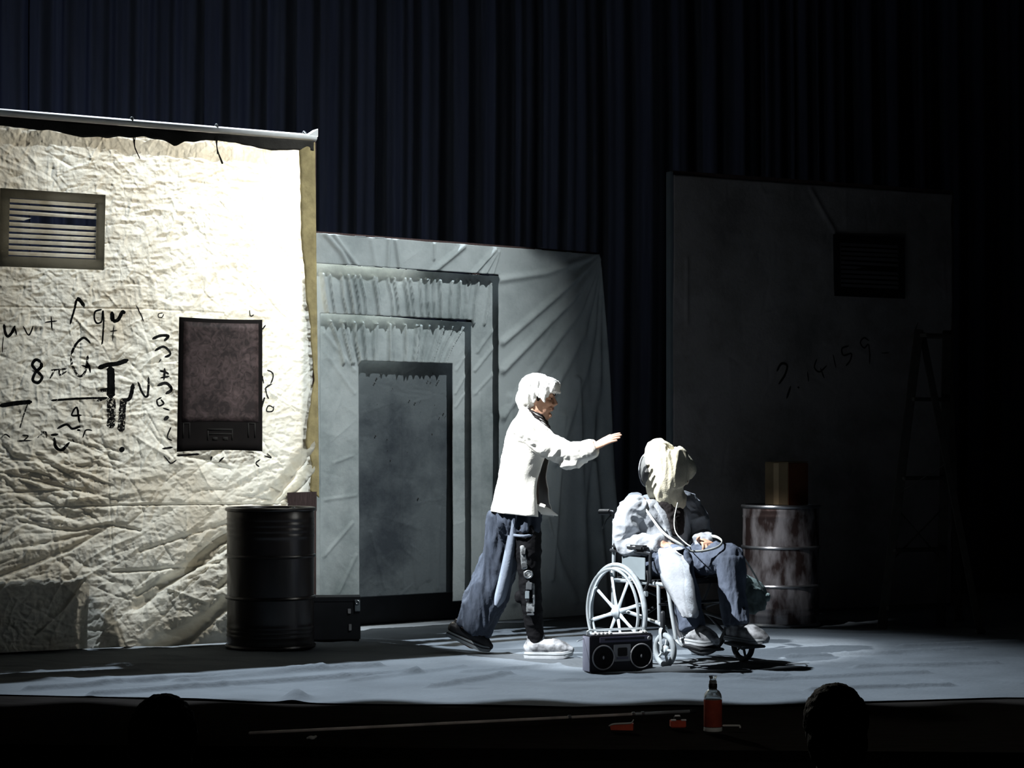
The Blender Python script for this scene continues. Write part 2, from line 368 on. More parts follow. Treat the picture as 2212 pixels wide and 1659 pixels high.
# ---- added unseen cloth above the frame: it stops the back light short of the stage edge
bd = thing('unseen_light_mask', 'added black cloth above the frame that cuts the back light short', 'curtain', (0,12.5,4.62))
bx_ = np.arange(-7.5,7.5,.05); X, Z = np.meshgrid(bx_, np.linspace(0,2.6,4)); link('mask_cloth', grid_mesh('mask_cloth', X, .04*np.sin(X*18), Z), wall_m, bd, 180); MB().tube([(-7.6,0,2.62),(7.6,0,2.62)],.03).build('mask_bar', chair_m, bd)
# ================================================================= scenery flats
class Flat:
    def __init__(s, u0, Y0, u1, Y1):
        a = Vector(((u0-UC)/F*Y0, Y0)); c = Vector(((u1-UC)/F*Y1, Y1)); s.O = a; s.d = (c-a).normalized(); s.n = Vector((-s.d.y, s.d.x)); s.ang = math.atan2(s.d.y, s.d.x); s.W = (c-a).length
    def uv(s, u, v, t=0.):
        a = (u-UC)/F; Y = (t+s.n.dot(s.O))/(s.n.x*a+s.n.y); P = Vector((a*Y, Y)); return ((P-s.O).dot(s.d), H+(VH-v)/F*Y)
    def q(s, u, v, t=0.): a = s.uv(u, v, t); return Vector((a[0], t, a[1]))
def sample(Hh, xs, ys, x, y):
    i = int(np.clip((x-xs[0])/(xs[1]-xs[0]), 0, len(xs)-1.001)); j = int(np.clip((y-ys[0])/(ys[1]-ys[0]), 0, len(ys)-1.001))
    return max(Hh[j,i], Hh[min(j+1,len(ys)-1),i], Hh[j,min(i+1,len(xs)-1)], Hh[min(j+1,len(ys)-1),min(i+1,len(xs)-1)])
def ribbon(pts, wpx, hfun, step=.004, jit=.15):
    """brush stroke: pts = (s,z) on the cloth, laid just proud of its surface"""
    mb = MB(); L = []
    P, Wd = smooth_path([Vector((p[0],0,p[1])) for p in pts], [wpx]*len(pts), 8)
    Q = [P[0]]
    for a, c in zip(P[:-1], P[1:]):
        n = max(1, int((c-a).length/step))
        for k in range(1, n+1): Q.append(a+(c-a)*k/n)
    V = []; Fc = []; nw = max(2, int(wpx/.005)+1)
    for i, p in enumerate(Q):
        t = (Q[min(i+1,len(Q)-1)]-Q[max(i-1,0)]); t.normalize(); sd = Vector((-t.z,0,t.x))
        e = min(1, .35+i/4, .35+(len(Q)-1-i)/4); ww = wpx*.5*e*(1+jit*noise.noise((i*.35, p.x*40, p.z*40)))
        for k in range(nw+1):
            r = p+sd*ww*(2*k/nw-1); V.append((r.x, -hfun(r.x, r.z)-.004, r.z))
    for i in range(len(Q)-1):
        for k in range(nw): a = i*(nw+1)+k; Fc.append((a, a+1, a+nw+2, a+nw+1))
    return mb.add(V, Fc)
# ----------------------------------------------------------------- left flat: backlit cream canvas
LF = Flat(-160, 11.93, 674, 13.17)
lf = thing('scenery_flat', 'tall wrinkled cream canvas flat, brightly lit and covered with painted formulas', 'stage flat', (LF.O.x, LF.O.y, 0), LF.ang)
xs = np.arange(0, LF.W, .005); ys = np.arange(.008, 3.135, .005); GX, GZ = np.meshgrid(xs, ys)
HL = np.zeros(GX.shape)
wx = GX+.10*vnoise(GX*3, GZ*3, 21)-.05; wz = GZ+.10*vnoise(GX*3+5, GZ*3+8, 22)-.05
HL += .020*vnoise(GX*2.2, GZ*2.6, 1)
HL += 1.35*(.0075*np.abs(vnoise(wx*11, wz*15, 2)-.5)*2+.0042*np.abs(vnoise(wx*27, wz*33, 3)-.5)*2+.0018*np.abs(vnoise(wx*60, wz*60, 6)-.5)*2)
HL += crumple(GX, GZ, 3200, .025, .13, .0056, .0042, 9)
HL += crumple(GX, GZ, 330, .12, .45, .008, .006, 10)
HL += crumple(GX, GZ, 260, .15, .5, .011, .013, 12, ang=(.45,.5), box=(0, LF.W, .1, 1.15))
HL += crumple(GX, GZ, 120, .2, .6, .011, .009, 13, ang=(2.75,.3), box=(.2, 1.1, .75, 1.25))
def fl(pts, amp, wd, sharp=False): fold(HL, GX, GZ, [LF.uv(*p) for p in pts], amp, wd, sharp)
fl([(690,940),(575,1090),(450,1190),(290,1310)], .045, .030); fl([(676,1010),(600,1100),(470,1195),(340,1262)], .030, .018)
fl([(480,1305),(400,1366),(316,1402)], .075, .035); fl([(480,1292),(430,1340)], .02, .012)
fl([(300,1190),(420,1150),(520,1120)], .018, .012); fl([(290,1285),(350,1250),(410,1230)], .022, .012); fl([(240,1235),(330,1230),(470,1215)], .018, .010)
fl([(-60,1098),(330,1090),(622,1088)], .014, .006); fl([(-60,662),(320,668),(480,676)], .006, .004); fl([(563,420),(558,690),(556,1100)], .006, .004, True)
fl([(230,980),(240,1200)], .006, .004); fl([(170,700),(168,950)], .005, .003)
fl([(40,1125),(110,1142),(160,1146),(230,1132),(300,1146)], .016, .010); fl([(230,1135),(150,1185),(20,1235),(-60,1260)], .020, .014); fl([(200,1150),(60,1180),(-40,1195)], .016, .012)
fl([(182,1250),(140,1310),(76,1370)], .014, .006); fl([(0,1065),(90,1060),(170,1058)], .013, .008); fl([(-20,1015),(80,1040),(180,1062)], .013, .008); fl([(0,985),(100,1000),(170,1040)], .01, .006)
fl([(640,1100),(560,1180),(470,1270)], .025, .016); fl([(680,985),(640,1050),(590,1090)], .02, .012)
flare = np.clip((.30-GZ)/.30, 0, 1); HL += .10*flare**2*np.clip((GX-LF.uv(250,1390)[0])/.35, 0, 1)*np.clip((LF.uv(700,1390)[0]-GX)/.2, 0, 1)
ztop = 3.10-.012*vnoise(GX*6, GX*0, 5)
hl = lambda x, z: sample(HL, xs, ys, x, z)
hole0 = LF.uv(6, 412); hole1 = LF.uv(221, 577)          # the cut-out behind the louvres
mask = ~((GX[:-1,:-1] > hole0[0]) & (GX[:-1,:-1] < hole1[0]) & (GZ[:-1,:-1] < hole0[1]) & (GZ[:-1,:-1] > hole1[1]))
me = grid_mesh('canvas', GX, -HL, np.minimum(GZ, ztop), mask); link('canvas', me, canvas_m, lf, 180)
b = MB().tube([(0,-.012,3.158),(LF.W+.02,-.012,3.158)], .022, 20, cap=.2); b.build('top_batten', rail_m, lf); MB().box((LF.W/2,.03,3.14),(LF.W,.03,.025)).build('top_rail', wood_m, lf)
for u in (283, 466, 655):
    s_ = LF.uv(u, 300)[0]; MB().lathe([(.0,0),(.012,0),(.012,.010),(.006,.018),(.0,.018)], 10, (s_, -.012, 3.178), caps=False).build('wing_nut', steel_m, lf)
MB().add([(LF.W-.045,-.03,3.165),(LF.W+.028,-.03,3.165),(LF.W+.028,-.03,3.215),(LF.W-.045,.05,3.165),(LF.W+.028,.05,3.165),(LF.W+.028,.05,3.215)],[(0,1,2),(5,4,3),(0,3,4,1),(1,4,5,2),(2,5,3,0)]).build('corner_bracket', rail_m, lf, None)
def strip(name, edge_top, edge_bot, mat, t0=.035, n=160, thick=.004):   # a loose strip of cloth between two pixel polylines
    a = [LF.uv(*p) for p in edge_top]; c = [LF.uv(*p) for p in edge_bot]
    def res(P):
        P = [Vector((p[0],0,p[1])) for p in P]; d = [0]
        for i in range(1, len(P)): d.append(d[-1]+(P[i]-P[i-1]).length)
        out = []
        for k in range(n):
            x = d[-1]*k/(n-1); i = max(j for j in range(len(d)) if d[j] <= x+1e-9); i = min(i, len(P)-2)
            out.append(P[i]+(P[i+1]-P[i])*((x-d[i])/(d[i+1]-d[i]+1e-9)))
        return out
    A = res(a); Cc = res(c); X = []; Y = []; Z = []
    for k in range(6):
        row = [A[i]+(Cc[i]-A[i])*(k/5) for i in range(n)]
        if k in (5,): row = [p+Vector((.006*noise.noise((i*.25,3,1)),0,.009*noise.noise((i*.21,9,4)))) for i, p in enumerate(row)]
        X.append([p.x for p in row]); Z.append([p.z for p in row]); Y.append([-t0-.006*noise.noise((p.x*9,p.z*9,k)) for p in row])
    me = grid_mesh(name, np.array(X), np.array(Y), np.array(Z)); o = link(name, me, mat, lf, 180)
    sd = o.modifiers.new('t', 'SOLIDIFY'); sd.thickness = thick; return o
strip('top_hem', [(-150,242),(672,306)], [(-150,270),(0,273),(60,281),(125,286),(155,297),(190,298),(255,298),(310,298),(345,304),(372,316),(395,309),(415,308),(440,304),(495,308),(540,319),(580,326),(620,326),(672,326)], hem_m)  # hem's near-black colour stands for back light blocked by the doubled cloth
strip('side_hem', [(675,308),(684,1075)], [(641,326),(644,420),(645,520),(652,580),(655,640),(664,690),(668,760),(674,820),(668,850),(658,920),(655,960),(668,1000),(664,1060)], tan_m)
MB().add([LF.q(620,1064,-.06),LF.q(684,1062,-.06),LF.q(684,1104,-.06),LF.q(622,1104,-.06),LF.q(620,1064,-.05),LF.q(684,1062,-.05),LF.q(684,1104,-.05),LF.q(622,1104,-.05)],[(0,3,2,1),(4,5,6,7),(0,1,5,4),(1,2,6,5),(2,3,7,6),(3,0,4,7)]).build('brown_patch', wood_m, lf, None)
b = MB().box((LF.W+.014, .02, 1.57), (.028, .05, 3.13), bev=.003); b.build('stile', wood_m, lf)
b = MB().box((.03, .05, 1.57), (.05, .04, 3.13)); b.build('stile', wood_m, lf)
for u, vv in ((466, 352), (288, 342)):
    p = LF.q(u, 296, -.045); e = LF.q(u+14, vv, -.05); e2 = LF.q(u-3, vv-20, -.05)
    MB().tube([p, (p+e)/2+Vector((-.01,0,0)), e], [.004,.004,.007 if u > 400 else .003], 6, m=4).tube([p+Vector((.012,0,0)), (p+e2)/2+Vector((.012,0,0)), e2+Vector((.02,0,0))], .003, 6, m=4).build('tie', hem_m, lf)
# louvre vent in the canvas
def louvre(fl_, root, corners, inner, n, broken, mats, t):
    (ul, vl), (ur, vr), (ulb, vlb), (urb, vrb) = corners; fm, sm, bm_ = mats
    def pt(a, c, fr=corners, tt=t):     # bilinear in the frame's own pixels
        p = [fl_.q(*k, tt) for k in fr]; return (p[0]*(1-a)+p[1]*a)*(1-c)+(p[2]*(1-a)+p[3]*a)*c
    def slab(P, th):
        b = MB(); b.add(P+[p+Vector((0,th,0)) for p in P], [(0,3,2,1),(4,5,6,7),(0,1,5,4),(1,2,6,5),(2,3,7,6),(3,0,4,7)]); return b
    i0, i1, j0, j1 = inner
    fr = slab([pt(0,0), pt(1,0), pt(1,j0), pt(0,j0)], .02); fr.V += []
    for rect in ((0,1,j1,1),(0,i0,j0,j1),(i1,1,j0,j1)):
        o = slab([pt(rect[0],rect[2]), pt(rect[1],rect[2]), pt(rect[1],rect[3]), pt(rect[0],rect[3])], .02); fr.add(o.V, o.F)
    v = fr.build('vent', fm, root, 30)
    if bm_: slab([pt(i0,j0,tt=t+.09), pt(i1,j0,tt=t+.09), pt(i1,j1,tt=t+.09), pt(i0,j1,tt=t+.09)], .004).build('vent_back', bm_, v, None)
    for k in range(n):
        c0 = j0+(j1-j0)*(k+.14)/n; c1 = j0+(j1-j0)*(k+.80)/n
        sag = .012*math.sin(k*1.7)
        if k == broken[0]: P = [pt(i0+.004,c0), pt(i0+broken[1]*(i1-i0)*1.15,c0+.01), pt(i0+broken[1]*(i1-i0)*.75,c1), pt(i0+.004,c1)]
        elif k == broken[0]-1: P = [pt(i0+.004,c0), pt(i1-.004,c0+.012), pt(i1-.004,c1+.006), pt(i0+.004,c1)]
        else: P = [pt(i0+.004,c0), pt(i1-.004,c0+sag*.3), pt(i1-.004,c1+sag*.3), pt(i0+.004,c1)]
        P = [P[0]+Vector((0,.012,0)), P[1]+Vector((0,.012,0)), P[2]+Vector((0,.003,0)), P[3]+Vector((0,.003,0))]
        slab(P, .003).build('slat', sm, v, None)
    return v
louvre(LF, lf, [(2,406),(228,421),(-2,575),(225,583)], (.085,.925,.115,.865), 10, (3,.22), (vent_m, slat_m, None), -.045)
# writing
def zz(p): return LF.uv(p[0]/3.072, 600+p[1]/3.072)
GL = [([(15,310),(22,360),(40,390),(65,370),(92,320)],14,0),([(88,330),(100,382)],9,0),([(12,390),(6,500)],5,0),([(145,320),(180,382),(210,320)],7,0),([(290,297),(370,288)],7,0),([(330,255),(336,352)],7,0),
 ([(455,312),(480,230),(500,142)],11,0),([(500,142),(520,150),(552,192)],20,0),([(668,212),(625,225),(615,265),(632,302),(665,290),(676,222),(680,300),(672,400),(665,445)],9,0),([(735,225),(738,292)],24,0),([(738,290),(775,280),(805,228),(822,240)],18,0),
 ([(748,320),(735,422)],6,0),([(722,358),(772,350)],6,0),([(900,185),(952,292)],7,0),([(1075,235),(1050,240),(1048,262),(1072,262),(1080,240)],5,0),
 ([(265,562),(228,545),(205,580),(240,622),(270,660),(245,697),(210,680),(226,630),(262,595),(265,562)],15,0),([(325,615),(435,605)],9,1),([(352,612),(322,672)],9,1),([(382,605),(386,645),(432,622)],9,1),
 ([(592,436),(545,400),(495,440),(460,510)],12,0),([(460,510),(468,580),(512,652),(552,628),(572,516)],12,1),([(530,582),(592,600)],9,0),([(570,560),(588,632)],12,0),
 ([(640,602),(700,580),(770,570),(842,545)],22,0),([(722,590),(726,690),(722,800)],40,0),([(724,790),(728,900),(724,1000)],44,1),([(806,800),(800,900),(792,1022)],36,1),([(640,752),(735,738)],18,1),([(630,820),(700,795)],14,1),([(800,812),(848,800),(872,702)],20,0),([(905,690),(935,770),(968,782),(975,658)],11,0),
 ([(-10,850),(110,832),(205,824)],22,0),([(330,815),(520,802),(705,798)],11,0),([(178,838),(150,905),(122,1008)],7,1),([(533,912),(465,912),(500,862),(516,962)],10,0),([(368,1002),(430,974),(470,1002),(522,985)],12,0),([(328,1045),(378,1038)],12,0),([(350,1060),(362,1122),(402,1142),(452,1092)],15,0),
 ([(0,1062),(30,1040),(60,1062)],7,1),([(105,1084),(205,1080)],7,0),([(140,1045),(180,1050),(150,1080)],7,0),([(240,1062),(292,1022),(300,1062)],9,1),([(540,1062),(560,1012),(602,1014)],7,0),([(470,1070),(478,1090)],8,0),([(785,1128),(808,1152)],30,0),([(500,1010),(520,1012)],10,0),
 ([(1005,408),(1060,385),(1112,388),(1085,420)],14,0),([(1020,486),(1080,458),(1122,505),(1085,528)],13,0),([(1045,560),(1062,540)],7,0),([(1050,618),(1080,625),(1112,640)],11,0),([(1085,600),(1078,680)],13,0),([(1055,665),(1115,655)],10,0),([(1030,718),(1090,700),(1128,740),(1085,772)],15,0),([(1060,795),(1030,815),(1042,850),(1075,835),(1055,808)],9,0),([(1070,865),(1115,880)],9,0),([(1075,945),(1110,920)],18,0),([(1125,990),(1100,1060),(1132,1080)],8,0),([(1065,1135),(1135,1125)],10,0),([(1075,1180),(1120,1230),(1160,1210)],7,0),
 ([(1728,640),(1742,702)],8,0),([(1765,612),(1805,640),(1790,705)],8,0),([(1800,705),(1755,735),(1775,805)],8,0),([(1722,882),(1750,795),(1732,842)],9,0),([(1805,862),(1775,850),(1765,885),(1800,885),(1808,850)],7,0),([(1720,905),(1705,940)],6,0),([(1735,345),(1755,315)],8,0),([(1650,215),(1655,255),(1680,245)],6,0),([(1720,1205),(1690,1230),(1712,1255)],8,0),([(1745,1180),(1790,1195),(1765,1165)],7,0),([(1160,1180),(1310,1170)],11,0),([(1390,1185),(1380,1215)],10,0),([(1440,1222),(1475,1190)],9,0)]
for pts, wd, dry in GL:
    P = [zz(p) for p in pts]; ribbon(P, wd*1.3/3.072*13/F, hl).build('painted_stroke', dry_m if dry else paint_m, lf, None)
# poster pinned to the canvas
pm, pnt, pb, po = nodes('poster_print')
tc = pnt.nodes.new('ShaderNodeTexCoord'); n1 = tex(pnt, 'ShaderNodeTexNoise', Scale=22., Detail=5, Distortion=1.6); n2 = tex(pnt, 'ShaderNodeTexNoise', Scale=5., Detail=2)
pnt.links.new(tc.outputs['Object'], n1.inputs['Vector']); pnt.links.new(tc.outputs['Object'], n2.inputs['Vector'])
mu = pnt.nodes.new('ShaderNodeMath'); mu.operation = 'MULTIPLY'; pnt.links.new(n1.outputs['Fac'], mu.inputs[0]); pnt.links.new(n2.outputs['Fac'], mu.inputs[1])
cr = pnt.nodes.new('ShaderNodeValToRGB'); cr.color_ramp.elements[0].position = .16; cr.color_ramp.elements[1].position = .42
cr.color_ramp.elements[0].color = (.034,.020,.018,1); cr.color_ramp.elements[1].color = (.19,.125,.118,1)
pnt.links.new(mu.outputs[0], cr.inputs[0]); pnt.links.new(cr.outputs[0], pb.inputs['Base Color']); pb.inputs['Roughness'].default_value = .7
ps = [LF.uv(377,686), LF.uv(556,692), LF.uv(372,976), LF.uv(556,975)]; pr = Vector((ps[2][0], 0, ps[2][1]))
wo = LF.O+LF.d*pr.x; post = thing('poster', 'dark brown printed poster pinned on the cream canvas', 'poster', (wo.x, wo.y, pr.z), LF.ang)
def sheet(name, rect, mat, t, parent, nx=14, nz=18):
    X = np.zeros((nz,nx)); Y = X.copy(); Z = X.copy()
    for j in range(nz):
        for i in range(nx):
            a = rect[0]+(rect[1]-rect[0])*i/(nx-1); c = rect[2]+(rect[3]-rect[2])*j/(nz-1)
            s_ = (ps[0][0]*(1-a)+ps[1][0]*a)*(1-c)+(ps[2][0]*(1-a)+ps[3][0]*a)*c; z_ = (ps[0][1]*(1-a)+ps[1][1]*a)*(1-c)+(ps[2][1]*(1-a)+ps[3][1]*a)*c
            z_ += .010*math.sin(math.pi*a)*c-.006*math.sin(math.pi*a)*(1-c)
            X[j,i] = s_-pr.x; Y[j,i] = t-.012*math.sin(math.pi*a); Z[j,i] = z_-pr.z
    me = grid_mesh(name, X, Y, Z); o = link(name, me, mat, parent, 180); o.modifiers.new('t','SOLIDIFY').thickness = .0012; return o
T0 = -.075
sheet('sheet', (0,1,0,1), poster_b, T0, post); sheet('printed_picture', (.05,.95,.03,.78), pm, T0-.002, post)
pf = M('poster_faint_line', (.040,.036,.032), .8)
for r in ((.06,.075,.79,.90),(.13,.145,.79,.90),(.06,.145,.785,.795),(.82,.835,.79,.90),(.90,.915,.79,.90),(.82,.915,.785,.795),(.34,.64,.835,.85),(.34,.355,.85,.925),(.625,.64,.85,.925),(.34,.64,.87,.882),(.40,.46,.90,.925),(.52,.58,.90,.925)):
    sheet('printed_line', r, pf, T0-.0025, post, 3, 3)
# things standing behind the canvas, showing through it as dark shapes
def backbox(name, label, u0, u1, vt, dpt=.3, t=.02):
    s0, s1 = LF.uv(u0,1300,t)[0], LF.uv(u1,1300,t)[0]; zt = LF.uv((u0+u1)/2, vt, t)[1]
    wo = LF.O+LF.d*((s0+s1)/2)+LF.n*(t+dpt/2); r = thing(name, label, 'crate', (wo.x, wo.y, 0), LF.ang)
    MB().box((0,0,zt/2), (s1-s0, dpt, zt-.004), bev=.008).build('body', case_m, r)
    MB().box((0,0,zt+.008), (s1-s0+.02, dpt+.02, .02), bev=.004).build('lid', case_m, r)
backbox('storage_crate', 'dark crate showing through the canvas as a low black shape', -120, 188, 1240)
ws = [LF.uv(u,v,.03) for u, v in ((196,1405),(228,1222),(240,1216),(262,1285),(292,1405))]; w0_ = LF.O+LF.d*ws[1][0]; lb = thing('scrap_board', 'dark pointed board showing through the canvas beside the low black shape', 'board', (w0_.x, w0_.y, 0), LF.ang)
n_ = len(ws); MB().add([(p[0]-ws[1][0], t_+.05*(p[1]/.6), max(.002,p[1]) if i_ not in (0,4) else .002) for t_ in (.02,.045) for i_, p in enumerate(ws)], [tuple(range(n_)), tuple(range(n_,2*n_))[::-1]]+[(k,k+n_,(k+1)%n_+n_,(k+1)%n_) for k in range(n_)]).build('board', case_m, lb, None)
# ----------------------------------------------------------------- middle flat: nested grey doorway
MF = Flat(655, 13.22, 1293, 14.75)
mf = thing('scenery_flat', 'grey cloth flat with a nested stepped doorway, behind the walking person', 'stage flat', (MF.O.x, MF.O.y, 0), MF.ang)
def panel(name, t, u0, u1, vtop, vbot, hole, mat, folds, flare=False, seed=0, step=.008, pleats=None):
    s0, zt0 = MF.uv(u0, vtop[0], t); s1, zt1 = MF.uv(u1, vtop[1], t); zb = min(MF.uv(u0, vbot[0], t)[1], MF.uv(u1, vbot[1], t)[1]); zb = max(zb, .015)
    x = np.arange(s0, s1+.001, step); z = np.arange(zb, max(zt0,zt1)+step, step); X, Z = np.meshgrid(x, z)
    top = zt0+(X-s0)/(s1-s0)*(zt1-zt0)
    Hh = .010*vnoise(X*2.1, Z*1.7, seed+31)+.004*np.abs(vnoise(X*7, Z*6, seed+32)-.5)
    Hh += crumple(X, Z, 60, .1, .35, .004, .010, seed+33)
    Hf = np.zeros(X.shape)
    for pts, a, wd in folds:
        Hn = np.zeros(X.shape); fold(Hn, X, Z, [MF.uv(p[0], p[1], t) for p in pts], a*(1.0 if name != 'doorway_surround' else 1.8), wd*(1.0 if name != 'doorway_surround' else 1.5)); Hf = np.maximum(Hf, Hn)
    Hh += Hf
    mask = None
    if hole:
        h0 = MF.uv(hole[0], hole[2], t); h1 = MF.uv(hole[1], hole[3], t)
        mask = ~((X[:-1,:-1] > h0[0]-step*.5) & (X[:-1,:-1] < h1[0]-step*.5) & (Z[:-1,:-1] < h1[1]))
    XX = X.copy()
    if flare:
        k = np.clip((s1-.5*0-X)/(s1-s0), 0, 1); XX = X+ .27*np.clip((zt1-Z)/zt1, 0, 1)**1.1*np.clip((X-(s1-.35))/.35, 0, 1)
        Hh += .10*np.clip((X-(s1-.3))/.3, 0, 1)*np.sin(X*70+Z*2)*.25*np.clip((zt1-Z)/zt1, 0, 1)
    me = grid_mesh(name, XX, t-Hh, np.minimum(Z, top-.004*vnoise(X*5,X*0,2)), mask); o = link(name, me, mat, mf, 180); o.modifiers.new('t','SOLIDIFY').thickness = .003
    return o
f1 = [([(700,505),(735,545),(750,575)],.010,.012),([(718,508),(768,575)],.012,.012),([(838,518),(835,580)],.010,.009),([(852,520),(862,585)],.012,.009),([(937,528),(936,560)],.010,.006),([(1000,533),(930,590)],.014,.012),([(1068,540),(1015,598)],.015,.010),([(1072,545),(1040,602)],.012,.008),([(1076,545),(1060,600)],.010,.007),([(800,520),(810,575)],.006,.012),
  ([(1293,549),(1180,590),(1080,605)],.010,.015),([(1290,556),(1200,640),(1085,740)],.014,.016),([(1292,560),(1230,650),(1085,800)],.016,.018),([(1292,562),(1240,680),(1085,900)],.014,.020),([(1292,565),(1250,720),(1150,950)],.014,.020),([(1293,565),(1262,760),(1200,1000)],.014,.018),([(1294,570),(1275,800),(1240,1100)],.016,.018),([(1294,580),(1290,850),(1285,1200)],.018,.02),([(1240,820),(1240,1300)],.016,.015),([(1215,900),(1190,1250)],.014,.015),([(1260,1000),(1265,1310)],.014,.016),([(1180,1120),(1230,1300)],.012,.015),([(1100,860),(1110,1300)],.010,.02),([(1150,1100),(1160,1310)],.012,.016)]
panel('doorway_surround', 0, 655, 1293, (501,549), (1315,1332), (600,1076,600,594), grey_cloth_m, f1, True, 0)
def pleat(u0, v0, u1, v1, fan, n, seed, a=.036):      # gathered folds down a header band
    rg = np.random.default_rng(seed); out = []
    for i in range(n):
        f = (i+rg.uniform(.1,.9))/n; ut = u0+(u1-u0)*f; vt = v0[0]+(v0[1]-v0[0])*f; vb = v1[0]+(v1[1]-v1[0])*f
        out.append(([(ut, vt),(ut+fan(f)*.5+rg.uniform(-4,4), (vt+vb)/2),(ut+fan(f), vb)], a*rg.uniform(.5,1.3), rg.uniform(.006,.011)))
    return out
f2 = pleat(690, (592,612), 1060, (688,700), lambda f: 14-50*max(0,f-.45), 22, 3)+[([(1072,700),(1030,760)],.01,.012),([(1072,740),(1025,800)],.01,.012),([(1070,800),(1025,850)],.008,.012),([(1060,900),(1055,1280)],.008,.015),([(1035,850),(1038,1280)],.006,.012)]
panel('second_surround', .075, 650, 1095, (565,598), (1292,1310), (692,1016,700,692), grey2_m, f2, False, 5)
f3 = pleat(705, (694,708), 1005, (784,792), lambda f: 45*max(0,.35-f)*2-50*max(0,f-.55)*2, 17, 8)+[([(700,720),(765,800)],.008,.012),([(700,760),(765,850)],.006,.012),([(1010,760),(985,800)],.008,.008),([(1010,800),(983,850)],.008,.008),([(1010,840),(983,880)],.007,.008),([(700,1080),(768,1070)],.006,.01),([(720,1000),(760,985)],.006,.01),([(700,1200),(760,1130)],.008,.012),([(730,1280),(768,1200)],.008,.012)]
panel('third_surround', .15, 672, 1035, (672,698), (1291,1296), (775,978,800,787), grey2_m, f3, False, 9)
f4 = [([(863,900),(866,1100),(868,1270)],.008,.008),([(840,820),(835,1200)],.005,.02),([(930,820),(925,1250)],.006,.02),([(800,1150),(830,1270)],.008,.012),([(890,1180),(900,1270)],.008,.012),([(950,1100),(945,1270)],.006,.012)]
panel('door_panel', .225, 752, 1000, (775,787), (1281,1278), None, door_m, f4, False, 14)
s0_, s1_ = MF.uv(640,1300,.45)[0], MF.uv(1062,1300,.45)[0]; MB().box(((s0_+s1_)/2,.72,.14),(s1_-s0_,.52,.27),None,.006).build('plinth', case_m, mf)
sp = MB()
rg = np.random.default_rng(77)
for i in range(26):
    u = rg.uniform(785,970); v = 800+rg.beta(1,2.2)*300; c = MF.q(u, v, .210); r_ = rg.uniform(.002,.006)
    sp.ell(c, (r_, .0015, r_*rg.uniform(1,1.8)), n=7, k=4)
o = sp.build('paint_splatter', paint_m, mf); o['kind'] = 'stuff'
for (a, c) in (((655,503),(1293,551)),):
    p, q_ = MF.q(*a,.03), MF.q(*c,.03); MB().bar(p, q_, .04, .03).build('top_batten', wood_m, mf)
for u in (690, 1030, 1280):
    s_ = MF.uv(u, 900, .42)[0]; MB().box((s_, .43, 1.24), (.045,.03,2.44)).build('back_strut', wood_m, mf); MB().bar((s_,.43,1.3),(s_,1.05,.03),.03,.03).build('back_brace', wood_m, mf)
    MB().box((s_, .74, .02),(.06,.75,.03)).build('foot', wood_m, mf)
# ----------------------------------------------------------------- right flat: unlit canvas
RF = Flat(1452, 14.6, 2055, 15.78)
rf = thing('scenery_flat', 'tall dim unlit canvas flat behind the right-hand drum, with 3.14159 painted on it', 'stage flat', (RF.O.x, RF.O.y, 0), RF.ang)
x = np.arange(0, RF.W, .012); z = np.arange(.01, 3.115, .012); X, Z = np.meshgrid(x, z)
HR = .02*vnoise(X*2, Z*2, 61)+.008*np.abs(vnoise(X*6, Z*7, 62)-.5)+crumple(X, Z, 200, .08, .4, .005, .012, 63)
fold(HR, X, Z, [RF.uv(1750,410), RF.uv(1800,500)], .012, .015); fold(HR, X, Z, [RF.uv(1480,560), RF.uv(1482,700)], .012, .012)
r0 = RF.uv(1812, 520); r1 = RF.uv(1942, 632)
mask = ~((X[:-1,:-1] > r0[0]) & (X[:-1,:-1] < r1[0]) & (Z[:-1,:-1] < r0[1]) & (Z[:-1,:-1] > r1[1]))
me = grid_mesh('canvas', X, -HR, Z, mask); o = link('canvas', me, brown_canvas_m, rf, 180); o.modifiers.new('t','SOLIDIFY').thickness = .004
hr = lambda a, c: sample(HR, x, z, a, c)
MB().box((-.012, .015, 1.565),(.022,.06,3.13), bev=.003).build('stile', rim_m if False else guard_m, rf); MB().box((RF.W, .015, 1.565),(.022,.06,3.13)).build('stile', wood_m, rf)
MB().box((RF.W/2, .02, 3.125),(RF.W,.05,.025)).build('top_batten', wood_m, rf)
MB().bar((.3,.05,2.2),(.3,1.0,.03),.04,.04).build('back_brace', wood_m, rf); MB().bar((1.6,.05,2.2),(1.6,1.0,.03),.04,.04).build('back_brace', wood_m, rf)
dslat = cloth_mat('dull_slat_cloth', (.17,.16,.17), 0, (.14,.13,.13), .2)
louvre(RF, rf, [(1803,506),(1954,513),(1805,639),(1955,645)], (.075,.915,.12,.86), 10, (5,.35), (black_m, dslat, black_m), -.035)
def z8(p): return RF.uv(1400+p[0]/2.724, 340+p[1]/2.724)
for pts, wd in (([(748,1260),(775,1215),(808,1225),(795,1280),(760,1335)],14),([(830,1345),(806,1420)],15),([(870,1350),(880,1358)],12),([(928,1260),(935,1320)],8),([(985,1185),(970,1235),(1000,1262),(1042,1225)],10),([(1005,1240),(1028,1300)],10),([(1078,1160),(1098,1240)],9),([(1170,1110),(1130,1125),(1140,1165),(1185,1155),(1180,1195),(1155,1228)],11),([(1292,1080),(1262,1062),(1240,1090),(1262,1122),(1290,1105),(1296,1218)],10),([(1365,1152),(1412,1150)],8),([(1580,970),(1545,1060)],7)):
    ribbon([z8(p) for p in pts], wd/2.724*15/F, hr, .008).build('painted_digit', paint_m, rf, None)
